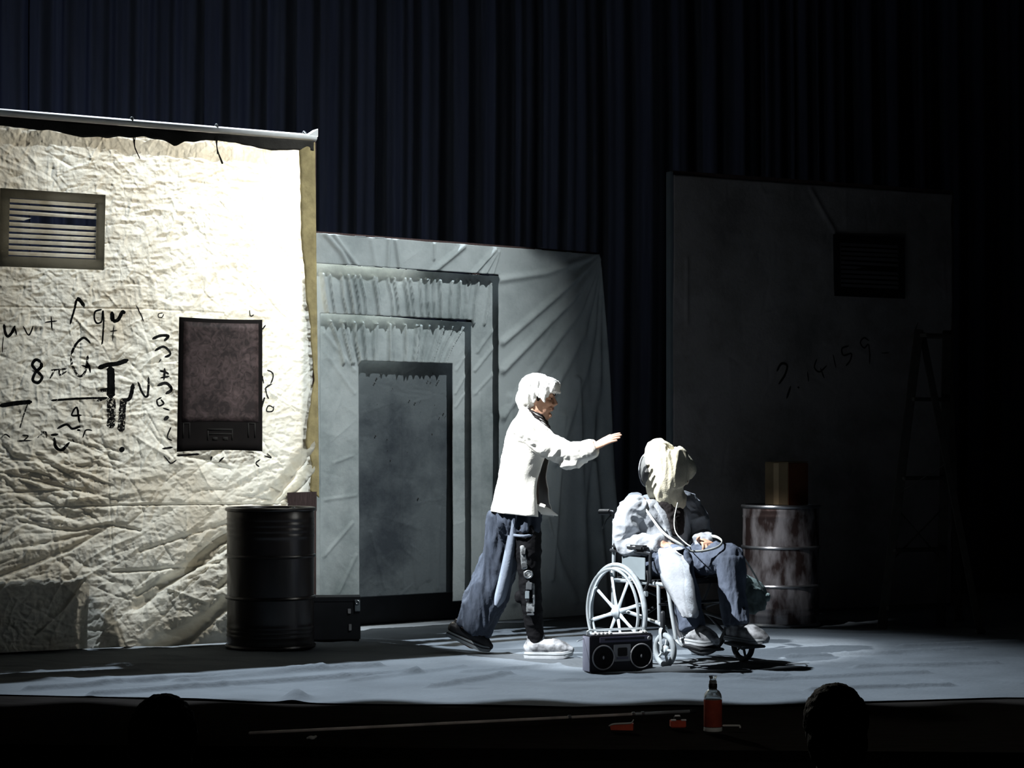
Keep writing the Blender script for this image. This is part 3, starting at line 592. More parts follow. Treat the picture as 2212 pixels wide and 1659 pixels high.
# ================================================================= drums, box, ladder, case, small things
def drum(label, loc, r, h, mat, rimmat, hoops, seed, ribs):
    t = thing('oil_drum', label, 'drum', loc, seed)
    pr = [(r*.96,.0),(r*.99,.004),(r,.02)]
    for k in ribs: pr += [(r,h*k-.010),(r*1.012,h*k),(r,h*k+.010)]
    pr.append((r,h-.025)); pr = sorted(pr, key=lambda p: p[1])
    P = []
    for (a, za), (c, zc) in zip(pr[:-1], pr[1:]):
        n = max(1, int((zc-za)/.02))
        for k in range(n): P.append((a+(c-a)*k/n, za+(zc-za)*k/n))
    P += [(r, h-.025),(r*.985,h-.02),(0,h-.02)]
    b = MB(); b.lathe(P, 56); me = b.mesh('body')
    for v in me.vertices:                          # dents
        k = noise.noise((v.co.x*6+seed, v.co.y*6, v.co.z*5)); rr = math.hypot(v.co.x, v.co.y)
        if rr > .1: s_ = 1+.012*min(0, k); v.co.x *= s_; v.co.y *= s_
    link('body', me, mat, t, 50)
    for k in hoops: MB().torus((0,0,h*k), r*1.004, .011, n=56, k=8).build('rolling_hoop', rimmat, t)
    MB().torus((0,0,h-.012), r*1.002, .012, n=56, k=8).build('top_rim', rimmat, t); MB().torus((0,0,.012), r*.998, .012, n=56, k=8).build('bottom_rim', rimmat, t)
    MB().lathe([(0,0),(.028,0),(.028,.012),(.012,.012),(.012,.018),(0,.018)],14,(r*.55,0,h-.02),caps=False).build('bung', steel_m, t)
    return t
p = pw(573, 1407, 12.3); drum('dark brown oil drum in front of the lit cream canvas', (p.x, 12.57, 0), .262, .845, drum_m, drum_m, (.36,.655), .4, (.80,.84,.88,.92,.15,.12,.09))
p = pw(1697, 1357, 13.82); drum('rusty scuffed oil drum with bright hoops, carrying a cardboard box', (p.x, 14.07, 0), .256, .815, rust_m, rim_m, (.335,.65), 2.1, (.90,.15,.10))
# cardboard box on the right drum
bx = thing('cardboard_box', 'brown cardboard box standing on top of the rusty drum', 'box', (pw(1697,1088,14.07).x+.005, 14.07, .808), R(-52))
MB().box((0,0,.145),(.22,.19,.286), bev=.004).build('body', card_m, bx); MB().box((.1115,0,.145),(.003,.186,.28)).build('side_print', card2_m, bx, None)
MB().box((0,-.05,.2905),(.22,.085,.004)).build('flap', card_m, bx, None); MB().box((0,.05,.2925),(.22,.095,.004),Matrix.Rotation(R(3),3,'X')).build('flap', card_m, bx, None)
MB().box((0,-.0962,.145),(.05,.0015,.28)).build('tape', M('box_tape',(.30,.22,.13),.4), bx, None)
# step ladder
ld = thing('step_ladder', 'dark wooden step ladder standing in the shadows at the right', 'ladder', (pw(1965,1330,13.7).x, 13.8, 0))
def lp(u, v, Y): q = pw(u, v, Y); return q-ld.location
tl, tr = lp(1985,712,13.95), lp(2046,714,14.05); fl_, fr_ = lp(1905,1358,13.75), lp(2032,1350,13.95)
fl_.z = fr_.z = 0
for a, c in ((tl,fl_),(tr,fr_)): MB().bar(a, c, .06, .03, (0,1,0)).build('front_rail', ladder_m, ld)
bl, br = lp(2050,1345,14.5), lp(2118,1370,13.45); bl.z = br.z = 0
br = Vector((lp(2118,1370,13.42).x, 13.42-13.8, 0)); bl = Vector((lp(2075,1340,14.3).x, .55, 0))
for a, c in ((tl+Vector((.03,.05,-.02)),br),(tr+Vector((.02,.06,-.02)),bl)): MB().bar(a, c, .045, .022, (0,1,0)).build('rear_leg', ladder_m, ld)
for k in (.02,.235,.50,.74,.93):
    a, c = tl+(fl_-tl)*k, tr+(fr_-tr)*k; MB().bar(a, c, .10 if k > .1 else .18, .025).build('step', ladder_m, ld)
for k0, k1 in ((.60,.78),(.78,.60)): MB().tube([tl+(fl_-tl)*k0, tr+(fr_-tr)*k1], .006).build('cross_brace', ladder_m, ld)
for c in (fl_, fr_, br, bl): MB().box(c+Vector((0,0,.018)),(.06,.05,.035),bev=.006).build('rubber_foot', M('ladder_foot',(.05,.05,.05)), ld)
MB().bar(tl+(fl_-tl)*.55, tl+(br-tl)*.45, .012, .006).build('spreader', ladder_m, ld)
# black equipment case beside the left drum
p = pw(775, 1387, 12.87); cs = thing('equipment_case', 'black equipment case with metal latch behind the dark brown drum', 'case', (p.x-.185, 12.975, 0), R(6))
MB().box((0,0,.142),(.37,.20,.268), bev=.008).build('body', case_m, cs); MB().box((0,0,.262),(.376,.206,.03), bev=.004).build('lid', case_m, cs)
MB().box((.165,-.104,.225),(.034,.010,.075), bev=.003).build('latch', guard_m, cs); MB().torus((.165,-.111,.245),.011,.003,(0,1,0),16,6).build('latch_ring', steel_m, cs)
MB().box((.115,-.103,.19),(.02,.008,.03), bev=.002).build('latch', ring_m, cs); MB().box((.12,-.103,.09),(.018,.008,.04), bev=.002).build('latch', ring_m, cs)
for sx in (-1,1):
    for sy in (-1,1): MB().lathe([(0,0),(.016,0),(.018,.01),(0,.01)],10,(sx*.15,sy*.07,0),caps=False).build('foot', vinyl_m, cs)
# boombox
br_ = thing('boombox', 'black twin-speaker boombox radio on the floor before the wheelchair', 'radio', ((.40+.745)/2, (11.14+11.30)/2+.045, 0), R(24.9))
Wd, Dp, Hh = .38, .09, .198
MB().box((0,0,Hh/2+.002),(Wd,Dp,Hh), bev=.006).build('body', radio_m, br_)
MB().box((-Wd/2-.001,0,Hh/2+.002),(.004,Dp*.9,Hh*.94),bev=.001).build('side_panel', radio3_m, br_); MB().box((Wd/2+.001,0,Hh/2+.002),(.004,Dp*.9,Hh*.94),bev=.001).build('side_panel', radio3_m, br_)
for sx in (-1,1):
    c = (sx*.115,-Dp/2-.001,.082); RX = Matrix.Rotation(R(90),3,'X')
    s_ = MB().lathe([(0,.004),(.018,.006),(.022,.002),(.055,.007),(.062,.007)],36,c,RX,caps=False).build('speaker', mesh_m, br_)
    MB().torus((c[0],c[1]-.006,c[2]),.064,.0042,(0,1,0),44,8).build('speaker_ring', ring_m, s_); MB().ell((c[0],c[1]-.008,c[2]),(.006,.003,.010)).build('dust_cap', ring_m, s_)
ck = MB().box((0,-Dp/2-.003,.103),(.105,.008,.092),bev=.003).build('cassette_door', ring_m, br_); MB().box((0,-Dp/2-.008,.108),(.058,.004,.046),bev=.004).build('cassette_window', mesh_m, ck); MB().box((0,-Dp/2-.0085,.075),(.07,.003,.012)).build('cassette_window', radio2_m, ck)
MB().box((.015,-Dp/2-.002,.176),(.30,.006,.03),bev=.002).build('tuner_strip', radio2_m, br_); MB().box((.015,-Dp/2-.005,.178),(.24,.003,.010)).build('tuner_scale', radio_m, br_, None)
for k in range(7): MB().box((-.15+k*.024 if k < 5 else .05+k*.018,-.012,Hh+.009),(.018,.03,.012),bev=.003).build('button', white_m, br_)
MB().box((.03,.01,Hh+.004),(.30,.05,.006),bev=.002).build('top_plate', white_m, br_)
MB().tube([(-.175,.02,Hh-.01),(-.175,.02,Hh+.02),(-.16,.02,Hh+.026),(.16,.02,Hh+.026),(.175,.02,Hh+.02),(.175,.02,Hh-.01)],.006,8).build('carry_handle', chrome_m, br_)
MB().tube([(-.16,.03,Hh-.006),(-.235,.02,Hh-.03)],.003,6).build('antenna', steel_m, br_)
MB().lathe([(0,0),(.011,0),(.011,.012),(0,.012)],14,(.165,-Dp/2,.176),Matrix.Rotation(R(90),3,'X'),caps=False).build('tuning_knob', ring_m, br_)
# bottle and little things near the stage edge
bt = thing('bottle', 'glass bottle with red label and tall stopper near the stage edge', 'bottle', (pw(1540,1580,8.93).x, 8.93, 0))
MB().lathe([(.030,.003),(.036,.006),(.0385,.014),(.0385,.145),(.036,.160),(.028,.173),(.018,.180),(.016,.190),(.016,.194),(.012,.194),(.013,.18),(.024,.170),(.033,.157),(.0355,.143),(.0355,.016),(.030,.008)],36).build('glass', glass_m, bt)
MB().lathe([(.0388,.022),(.0394,.024),(.0394,.136),(.0388,.138)],36,caps=False).build('label', label_m, bt); bt.children[-1]['label'] = 'plain dark red label'
MB().lathe([(.0395,.003),(.0405,.006),(.0395,.018),(.038,.02)],24,caps=False).build('foil_base', strap_m, bt)
MB().lathe([(.0172,.184),(.0185,.19),(.0185,.203),(.016,.206)],24).build('neck_ring', vinyl_m, bt)
MB().lathe([(.017,.206),(.0165,.214),(.013,.223),(.0155,.232),(.0175,.236),(.0175,.240),(.004,.240)],20).build('stopper', glass_m, bt)
p0 = pw(540,1590,8.79); p1 = pw(1500,1541,9.5); p0.z = p1.z = .012; mid = (p0+p1)/2
pl = thing('thin_pole', 'long thin pole lying on the floor along the stage edge', 'pole', tuple(mid))
MB().tube([p0-mid, (p1-mid)*.70], .007, 10).build('shaft', pole_m, pl); MB().tube([(p1-mid)*.70,(p1-mid)*.98], .008, 10).build('shaft', chrome_m, pl)
for k in (.40,.70,.745): MB().tube([(p1-mid)*k,(p1-mid)*(k+.012)], .0105, 12, cap=.2).build('ferrule', steel_m, pl)
MB().tube([(p1-mid)*.98,(p1-mid)],.010,10).build('tip', vinyl_m, pl)
q = pw(1343,1577,8.97); r1_ = thing('red_wedge', 'small red wedge with a curled white edge beside the thin pole', 'wedge', (q.x, 8.97, 0), R(-8))
MB().add([(-.045,-.02,.002),(.05,-.02,.002),(.05,.02,.002),(-.045,.02,.002),(-.05,-.018,.022),(.05,-.018,.030),(.05,.02,.030),(-.05,.02,.022)],[(0,3,2,1),(4,5,6,7),(0,1,5,4),(1,2,6,5),(2,3,7,6),(3,0,4,7)]).build('body', red_m, r1_, None)
MB().tube([(-.052,-.018,.020),(-.03,-.018,.028),(.03,-.018,.032),(.045,-.018,.036),(.052,-.018,.048)], [.003,.004,.004,.003,.002],8,m=3).build('white_edge', strap_m, r1_)
q = pw(1464,1568,9.06); r2_ = thing('red_block', 'small red block with three white tabs left of the bottle', 'block', (q.x, 9.06, 0), R(4))
MB().box((0,0,.016),(.066,.05,.03),bev=.003).build('body', red_m, r2_); MB().box((0,.01,.038),(.03,.02,.016),bev=.002).build('riser', vinyl_m, r2_)
for x_, y_, z_ in ((-.021,-.018,.0335),(.023,-.018,.0335),(0,.008,.0485)): MB().box((x_,y_,z_),(.022,.014,.006),bev=.001).build('tab', white_m, r2_)
q = pw(1580,1572,9.02); r3_ = thing('metal_hook', 'small pale bent metal hook right of the bottle', 'hook', (q.x, 9.02, .004))
MB().tube([(-.035,0,.008),(.030,0,.008),(.036,0,.006),(.036,-.012,.002)],.0045,8,m=3).build('hook', strap_m, r3_)
q = pw(665,1614,8.5); r4_ = tag(MB().ell((0,0,.008),(.016,.010,.008)).tube([(-.02,0,.006),(.018,0,.012)],[.004,.006],7).union('crumpled_scrap', strap_m, None, .003, 2, (.003,60.)), 'tiny crumpled scrap on the dark floor below the pole', 'scrap'); r4_.location = (q.x, 8.66, .003)
# ================================================================= people
def head(b, c, f, up=(0,0,1), s=1.):
    """head with brow, nose, lips, chin, ears; c = centre, f = facing"""
    f = Vector(f).normalized(); up = Vector(up); up = (up-f*up.dot(f)).normalized(); l = up.cross(f); c = Vector(c)
    L = lambda x, y, z: c+(f*x+l*y+up*z)*s
    S = [(-.118,.078,.030,.020),(-.108,.086,.005,.036),(-.085,.090,-.030,.050),(-.055,.089,-.062,.060),(-.02,.088,-.080,.068),(.012,.083,-.092,.073),(.045,.090,-.098,.076),(.078,.080,-.092,.071),(.103,.052,-.068,.055),(.118,.010,-.030,.028)]
    b.tube([L((fr+bk)/2,0,z) for z, fr, bk, w_ in S], [((fr-bk)/2*s, w_*s) for z, fr, bk, w_ in S], 20, ref=f, m=3)
    rot = Matrix((f, l, up)).transposed()
    b.tube([L(.084,0,.028),L(.098,0,.0),L(.111,0,-.022),L(.100,0,-.032)], [.009*s,.011*s,.014*s,.010*s], 10)
    for sy in (-1,1):
        b.ell(L(.092,.011*sy,-.029),(.014*s,.009*s,.008*s),rot); b.ell(L(.083,.030*sy,.030),(.014*s,.026*s,.010*s),rot); b.ell(L(.074,.036*sy,-.022),(.020*s,.022*s,.020*s),rot)
        b.ell(L(-.008,.076*sy,.002),(.020*s,.010*s,.032*s),rot); b.ell(L(-.008,.073*sy,-.024),(.010*s,.008*s,.012*s),rot); b.ell(L(.078,.032*sy,.010),(.010*s,.018*s,.009*s),rot)
    b.ell(L(.088,0,-.050),(.013*s,.024*s,.007*s),rot); b.ell(L(.086,0,-.064),(.012*s,.020*s,.008*s),rot); b.ell(L(.076,0,-.098),(.018*s,.022*s,.016*s),rot)
    return L, rot
def hand(b, wrist, d, nrm, thumb, curl=.2, s=1., spread=.06, thumb_up=.35):
    """palm, four unequal bent fingers and a thumb leaving the side of the palm; nrm = back of the hand"""
    d = Vector(d).normalized(); n = Vector(nrm); n = (n-d*n.dot(d)).normalized(); a = d.cross(n)*(1 if thumb > 0 else -1); W = Vector(wrist)
    b.tube([W-d*.01*s, W+d*.03*s, W+d*.065*s, W+d*.088*s], [(.024*s,.018*s),(.034*s,.016*s),(.041*s,.0145*s),(.038*s,.011*s)], 14, ref=a, m=2)
    for i, ln in enumerate((.070,.079,.073,.057)):
        o = (1.5-i)*.0215*s; p = W+d*.080*s+a*o; ang = 0; dr = (d+a*spread*(1.5-i)).normalized(); pts = [p]; rr = [.0090*s]
        for k, fr in enumerate((.46,.30,.24)):
            ang += curl*(1.0,1.25,.8)[k]; v = (dr*math.cos(ang)-n*math.sin(ang)); p = p+v*ln*fr*s; pts.append(p); rr.append((.0082,.0074,.0062)[k]*s)
        b.tube(pts, rr, 9, m=3)
    p = W+d*.018*s+a*.026*s; t1 = (d*.75+a*.65+n*(thumb_up-.35)-n*.15).normalized(); t2 = (d*.95+a*.25-n*curl*.5+n*(thumb_up-.35)*1.5).normalized()
    b.tube([p-d*.01*s, p+t1*.034*s, p+t1*.034*s+t2*.028*s, p+t1*.034*s+t2*.050*s], [.0125*s,.0110*s,.0092*s,.0072*s], 9, m=3)
def shoe(parent, M4, L, wd, h, um, smt, lm, chunky=.03, name='shoe'):
    """trainer: heel at x=0, toe at x=L, sole at z=0; M4 places it"""
    X = lambda x, y, z: M4 @ Vector((x*L, y, z))
    prof = [(.02,.38,.0),(.10,.44,.0),(.28,.42,.0),(.48,.42,.0),(.66,.50,.0),(.82,.46,.0),(.94,.32,.0),(1.0,.12,.0)]
    def slab(z0, z1, gr, toe):
        b = MB(); n = 20; pts = []
        outl = [(x, w_*wd+gr) for x, w_, _ in prof]; ring = [(x,y) for x,y in outl]+[(x,-y) for x,y in reversed(outl)]
        V = []
        for k, z in enumerate((z0, (z0+z1)/2, z1)):
            g = 1.0 if k == 1 else .97
            for x, y in ring:
                lift = toe*max(0, x-.72)**2*4*.05; V.append(X(.5+(x-.5)*g*(1+gr*2), y*g, z+lift))
        m_ = len(ring); Fc = [tuple(range(m_))[::-1], tuple(range(2*m_,3*m_))]
        for k in range(2):
            for j in range(m_): Fc.append((k*m_+j, k*m_+(j+1)%m_, (k+1)*m_+(j+1)%m_, (k+1)*m_+j))
        return b.add(V, Fc)
    b = MB(); dx = (M4.to_3x3() @ Vector((1,0,0))).normalized(); sd = (M4.to_3x3() @ Vector((0,1,0))).normalized()
    b.tube([X(.15,0,chunky+.024),X(.2,0,chunky+h*.26),X(.40,0,chunky+h*.27),X(.60,0,chunky+.030),X(.80,0,chunky+.020),X(.94,0,chunky+.012)], [(.42*wd,.046),(.46*wd,h*.42),(.45*wd,h*.42),(.50*wd,.050),(.47*wd,.040),(.32*wd,.024)], 18, ref=sd, m=3)
    b.tube([X(.25,0,chunky+h*.2),X(.25,0,h*1.02+chunky*.5)], [(.40*wd,.056),(.37*wd,.052)], 14, ref=sd, cap=.2); b.tube([X(.34,0,chunky+h*.45),X(.31,0,chunky+h*.85)],[(.26*wd,.016),(.24*wd,.010)],12,ref=sd)
    u = b.union(name, um, parent, .004, 3)
    slab(0, chunky, .004, 1).build('sole', smt, u, 30); slab(chunky*.55, chunky*.75, .0065, 1).build('sole_line', lm, u, 30)
    MB().tube([X(.26,0,chunky+h*.5),X(.24,0,h*2.0)],[(.34*wd,.044),(.34*wd,.042)],14,ref=sd,cap=.1).build('sock', blackleg_m, u)
    for k in range(4):
        x = .36+k*.075; zt = chunky+h*.70-(k*.018); MB().tube([X(x,-.024,zt-.010),X(x+.01,0,zt),X(x,.024,zt-.010)],.003,6,m=3).build('lace', lm, u)
    return u
def shell(b, rings, n=40):                          # rings: list of lists of points (open sheet)
    V = []; Fc = []
    for r in rings: V += r
    k = len(rings[0])
    for i in range(len(rings)-1):
        for j in range(k-1): Fc.append((i*k+j, i*k+j+1, (i+1)*k+j+1, (i+1)*k+j))
    return b.add(V, Fc)
def resheet(rings, m):                              # smooth the stack of rings lengthwise
    cols = list(zip(*rings)); out = []
    C2 = [smooth_path(c, [0]*len(c), m)[0] for c in cols]
    return [list(r) for r in zip(*C2)]
# ----------------------------------------------------------------- walking person
X0 = .08; wk = thing('person', 'white-haired person in a cream jacket walking forward with an arm stretched out', 'person', (X0, 12, 0))
def W(u, v, dy=0.): q = pw(u, v, 12+dy); return Vector((q.x-X0, dy, q.z))
b = MB(); fx_ = Vector((1,0,0))
b.tube([W(1118,1130),W(1116,1095),W(1118,1040),W(1126,985),W(1134,940),W(1140,912)], [(.085,.12),(.085,.13),(.08,.13),(.088,.14),(.085,.14),(.055,.08)], 18, ref=fx_, m=3)
b.tube([W(1141,918),W(1152,893),W(1160,872)], [.054,.050,.052], 14, m=3)
hf = Vector((1,-.22,-.10)); HL_, hrot = head(b, W(1164,861,.0), hf, s=.93)
b.tube([W(1136,928,-.13),W(1150,942,-.185),W(1190,968,-.21),W(1232,984,-.24),W(1262,976,-.27),W(1284,966,-.29)], [.05,.055,.046,.038,.034,.026], 12, m=3)
hand(b, W(1284,966,-.29), W(1332,941,-.34)-W(1284,966,-.29), (-.35,-.50,1), -1, .10, 1.06, .03)
b.tube([W(1136,928,.13),W(1140,942,.18),W(1120,1010,.21),W(1130,1060,.19)], [.05,.052,.042,.036], 12, m=3); hand(b, W(1130,1060,.19), (.25,-.15,-1), (.2,1,0), 1, .35, .95)
b.tube([W(1128,1105,-.08),W(1138,1170,-.10),W(1142,1240,-.10),W(1146,1300,-.08),W(1160,1372,-.06)], [.070,.066,.050,.046,.034], 14, m=3); b.tube([W(1158,1388,-.06),W(1190,1404,-.06)], [.035,.03], 10)
b.tube([W(1100,1105,.09),W(1088,1180,.12),W(1066,1260,.16),W(1035,1310,.19),W(990,1362,.22)], [.070,.066,.050,.046,.034], 14, m=3); b.tube([W(985,1368,.22),W(1020,1392,.22)], [.035,.028], 10)
body = b.union('body', skin_m, wk, .0042, 3)
for sy in (-1, 1):
    MB().ell(HL_(.087,.032*sy,.006),(.004,.012,.0035),hrot).build('eye', dhair_m, body); MB().tube([HL_(.092,.014*sy,.027),HL_(.094,.032*sy,.033),HL_(.084,.048*sy,.026)],[.003,.0042,.002],8,m=3).build('eyebrow', dhair_m, body)
MB().tube([HL_(.098,-.020,-.056),HL_(.1005,0,-.0555),HL_(.098,.020,-.056)],.0026,6,m=3).build('lip_line', M('lips',(.30,.10,.085),.6), body)
# hair: thick white crop, a fringe over the brow, clipped dark at the temple
b = MB()
b.ell(HL_(-.018,0,.062),(.108,.093,.088),hrot); b.ell(HL_(-.055,0,.015),(.072,.088,.095),hrot); b.ell(HL_(-.080,0,-.035),(.045,.070,.060),hrot); b.ell(HL_(.045,0,.085),(.072,.080,.050),hrot)
rg = np.random.default_rng(3)
for i in range(60):
    y_ = rg.uniform(-.07,.07); x0 = rg.uniform(.03,.06); b.tube([HL_(x0,y_,.115),HL_(x0+.045,y_*1.05,.098),HL_(.125+rg.uniform(-.02,.012)-abs(y_)*.4,y_*1.05,.052+rg.uniform(-.008,.006))],[.016,.014,.006],8,m=3)
for i in range(26):
    y_ = rg.choice([-1,1]); z0 = rg.uniform(.02,.08); x0 = rg.uniform(-.08,.055); b.tube([HL_(x0,y_*.075,z0+.03),HL_(x0+.004,y_*.090,z0),HL_(x0+.010+rg.uniform(-.01,.01),y_*.088,z0-.035-.02*(x0 < 0))],[.016,.015,.006],8,m=3)
for i in range(16):
    y_ = rg.uniform(-.06,.06); b.tube([HL_(-.105,y_,.03),HL_(-.118,y_,-.02),HL_(-.100,y_*.9,-.075+rg.uniform(-.01,.01))],[.018,.016,.006],8,m=3)
b.union('hair', hair_m, wk, .004, 3, (.004,45.,(1,1,.5)))
for sy in (-1,1): MB().tube([HL_(.02,.079*sy,.030),HL_(.016,.080*sy,.012),HL_(.012,.078*sy,-.012)],[(.018,.006),(.014,.006),(.006,.004)],10,ref=Vector((1,0,0)),m=3).build('temple_hair', dhair_m, wk)
# jacket: open shell round the torso, sleeves, collar
J = [(884,1126,1164,.085,6,-6),(900,1116,1172,.12,8,-8),(915,1106,1180,.175,10,-8),(935,1098,1186,.205,12,-10),(965,1091,1188,.205,24,-12),(1000,1084,1184,.20,44,-14),(1040,1077,1182,.20,58,-14),(1080,1069,1188,.205,62,-12),(1106,1064,1196,.21,62,-8)]
rings = []
for v, ub, uf, ry, a0, a1 in J:
    cu = (ub+uf)/2; rx = (uf-ub)/2/375; c = W(cu, v); r_ = []
    for k in range(49):
        th = R(-a0-(360-a0+a1)*k/48) ; wv = 1+.035*math.sin(th*7+v*.05)*max(0,(v-960)/140)
        e = 1.0; p = Vector((c.x+rx*math.cos(th)*wv, ry*math.sin(th)*wv, c.z+(.030 if v > 1090 else 0)*(-.5-math.cos(th)*.6)*.9-{884:.115,900:.095,915:.068,935:.03}.get(v,0)*max(0,.25+.75*math.cos(th)))); r_.append(p)
    rings.append(r_)
rings = resheet(rings, 5); b = shell(MB(), rings); me = b.mesh('jacket'); wrinkle(me, .010, 9., (1,1,.55), 3.); wrinkle(me, .004, 22., (1,1,.7), 8.)
jk = link('jacket', me, jacket_m, wk, 180); sd_ = jk.modifiers.new('t','SOLIDIFY'); sd_.thickness = .006; sd_.offset = 0
b = MB(); b.tube([W(1128,922,-.11),W(1146,936,-.175),W(1185,962,-.21),W(1222,978,-.235),W(1240,980,-.25),W(1268,972,-.275),W(1284,967,-.29)], [.072,.078,.070,.062,.060,.052,.043], 18, m=4, cap=.3)
b.tube([W(1228,996,-.24),W(1255,990,-.26)],[.05,.04],14,m=2)
sl = b.union('sleeve', jacket_m, jk, .005, 3); wrinkle(sl.data, .015, 10., (1.1,1,1.0), 1.)
b = MB(); b.tube([W(1130,924,.12),W(1140,940,.18),W(1118,1008,.215),W(1130,1058,.195)], [.07,.072,.06,.048], 16, m=4, cap=.3); sl = b.union('sleeve', jacket_m, jk, .007, 3, (.008,14.))
b = MB()
for s2 in (-1,1): b.tube([W(1123,890,.0),W(1126,886,.04*s2),W(1136,893,.078*s2),W(1150,913,.10*s2),W(1168,934,.085*s2),W(1186,952,.045*s2)], [(.024,.007),(.026,.008),(.028,.008),(.030,.008),(.028,.008),(.014,.006)], 12, ref=(.5,0,1), m=4)
b.union('collar', jacket_m, jk, .004, 3)
MB().tube([W(1158,1100,-.13),W(1178,1103,-.10),W(1204,1113,-.03)],[(.030,.006),(.024,.006),(.005,.004)],10,ref=(0,0,1),m=4).build('turned_hem', jacket_m, jk); MB().ell(W(1184,938,-.06),(.009,.006,.009)).build('button', white_m, jk); MB().box(W(1172,1092,-.20),(.035,.008,.02),Matrix.Rotation(R(20),3,'Y'),.003).build('pocket_flap', jacket_m, jk)
b = MB(); b.tube([W(1124,1112),W(1124,1060),W(1130,990),W(1138,940),W(1148,906)], [(.105,.150),(.105,.150),(.105,.15),(.095,.14),(.055,.07)], 18, ref=fx_, m=3); b.union('shaded_inside', lining_m, wk, .007, 3, (.006,9.))  # its brown puts the shadow inside the open jacket into the colour
b = MB()
for k in range(3): b.torus(W(1152+k*3,894+k*9,0), .062+.005*k, .017, (.45,0,1), 30, 10)
b.tube([W(1166,912,-.04),W(1182,930,-.045),W(1190,950,-.03)],[.022,.022,.012],10,m=3)
sc = b.union('scarf', scarf_m, wk, .005, 2, (.004,40.))
for k in range(3): MB().tube([W(1150+k*9,890+k*10,-.075),W(1162+k*8,897+k*10,-.074),W(1172+k*6,902+k*11,-.058)],[.003,.0036,.002],6,m=3).build('scarf_stripe', stripe_m, sc)
# trousers: wide rear leg, cut-off front leg
b = MB(); b.tube([W(1116,1090),W(1116,1125)], [(.108,.165),(.125,.17)], 18, ref=fx_, m=2)
b.tube([W(1094,1112,.07),W(1086,1170,.10),W(1072,1235,.14),W(1050,1290,.17),W(1030,1335,.20),W(1020,1356,.21)], [(.095,.105),(.098,.11),(.103,.11),(.108,.11),(.108,.11),(.10,.105)], 18, ref=fx_, m=4, cap=.08)
b.tube([W(1132,1110,-.07),W(1136,1152,-.09)], [(.092,.10),(.088,.095)], 16, ref=fx_, m=2, cap=.1)
tz = b.union('trousers', navy_m, wk, .006, 3); wrinkle(tz.data, .030, 8., (1.7,1.5,.28), 2.); wrinkle(tz.data, .004, 18., (1.7,1.5,.3), 6.)
rings = []
for (u, v, dy, hw) in ((1112,1106,-.175,6),(1108,1150,-.155,8),(1100,1200,-.13,10),(1090,1250,-.10,11),(1080,1290,-.06,10),(1072,1308,-.04,2)): rings.append([W(u-hw,v,dy+.05),W(u-hw*.4,v,dy),W(u+hw*.4,v,dy-.006),W(u+hw,v+3,dy+.03)])
me = shell(MB(), resheet(rings, 5)).mesh('trouser_flap'); fp = link('trouser_flap', me, flap_band_m, wk, 180); fp.modifiers.new('t','SOLIDIFY').thickness = .006  # lighter grey puts the light on the seam flap into its colour
MB().tube([W(1110,1156,-.17),W(1130,1158,-.192),W(1150,1156,-.17)],[(.008,.004)]*3,8,ref=(0,0,1),m=3).build('hem_band', flap_band_m, tz)
b = MB(); b.tube([W(1136,1140,-.09),W(1140,1180,-.10),W(1143,1240,-.10),W(1148,1300,-.085),W(1160,1400,-.05)], [.088,.080,.064,.060,.042], 18, m=4, cap=.2); b.ell(W(1122,1290,-.09),(.03,.03,.035)); lg = b.union('legging', blackleg_m, wk, .006, 3, (.006,12.,(1,1,1.5)))
# steel knee brace on the outside of the front leg
bc = MB().tube([W(1129,1180,-.175),W(1133,1228,-.172)],[(.017,.006)]*2,10,ref=fx_).build('leg_brace', brace_m, wk); RX = Matrix.Rotation(R(90),3,'X')
MB().lathe([(0,.014),(.012,.016),(.014,.009),(.024,.009),(.028,.004),(.028,-.012)],26,W(1141,1240,-.165),RX,caps=False).build('hinge', brace_m, bc); MB().torus(W(1141,1240,-.178),.020,.003,(0,1,0),26,6).build('hinge_ring', steel_m, bc)
MB().box(W(1131,1190,-.185),(.024,.01,.04),Matrix.Rotation(R(6),3,'Y'),.003).build('plate', brace_m, bc); MB().box(W(1133,1221,-.183),(.034,.012,.030),Matrix.Rotation(R(-12),3,'Y'),.004).build('plate', steel_m, bc)
MB().box(W(1143,1266,-.166),(.036,.014,.044),Matrix.Rotation(R(4),3,'Y'),.004).build('plate', steel_m, bc); MB().box(W(1139,1285,-.166),(.026,.012,.045),None,.003).build('plate', guard_m, bc)
MB().tube([W(1152,1262,-.155),W(1153,1300,-.148),W(1150,1326,-.14)],[.008,.007,.007],8).build('strut', brace_m, bc); MB().box(W(1146,1312,-.148),(.048,.016,.055),Matrix.Rotation(R(3),3,'Y'),.004).build('plate', brace_m, bc)
MB().box(W(1146,1327,-.150),(.042,.012,.012),None,.003).build('cuff', steel_m, bc)
for u, v in ((1131,1203),(1142,1256),(1138,1296),(1152,1290),(1150,1306)): MB().lathe([(0,.006),(.006,.006),(.006,0)],10,W(u,v,-.174+(v-1200)*.0002),RX,caps=False).build('bolt', steel_m, bc)
a = W(1131,1420,-.05); m4 = Matrix.Translation((a.x, -.05, 0)) @ Matrix.Rotation(R(-6),4,'Z'); shoe(wk, m4, .285, .105, .115, wshoe_m, sole_m, gsole_m, .036)
tp = W(1056,1408,.22); an = R(24); L_ = .285; m4 = Matrix.Translation((tp.x-L_*math.cos(an), .22, L_*math.sin(an)*.92)) @ Matrix.Rotation(an,4,'Y'); shoe(wk, m4, L_, .105, .095, bshoe_m, gsole_m, dtyre_m, .034)
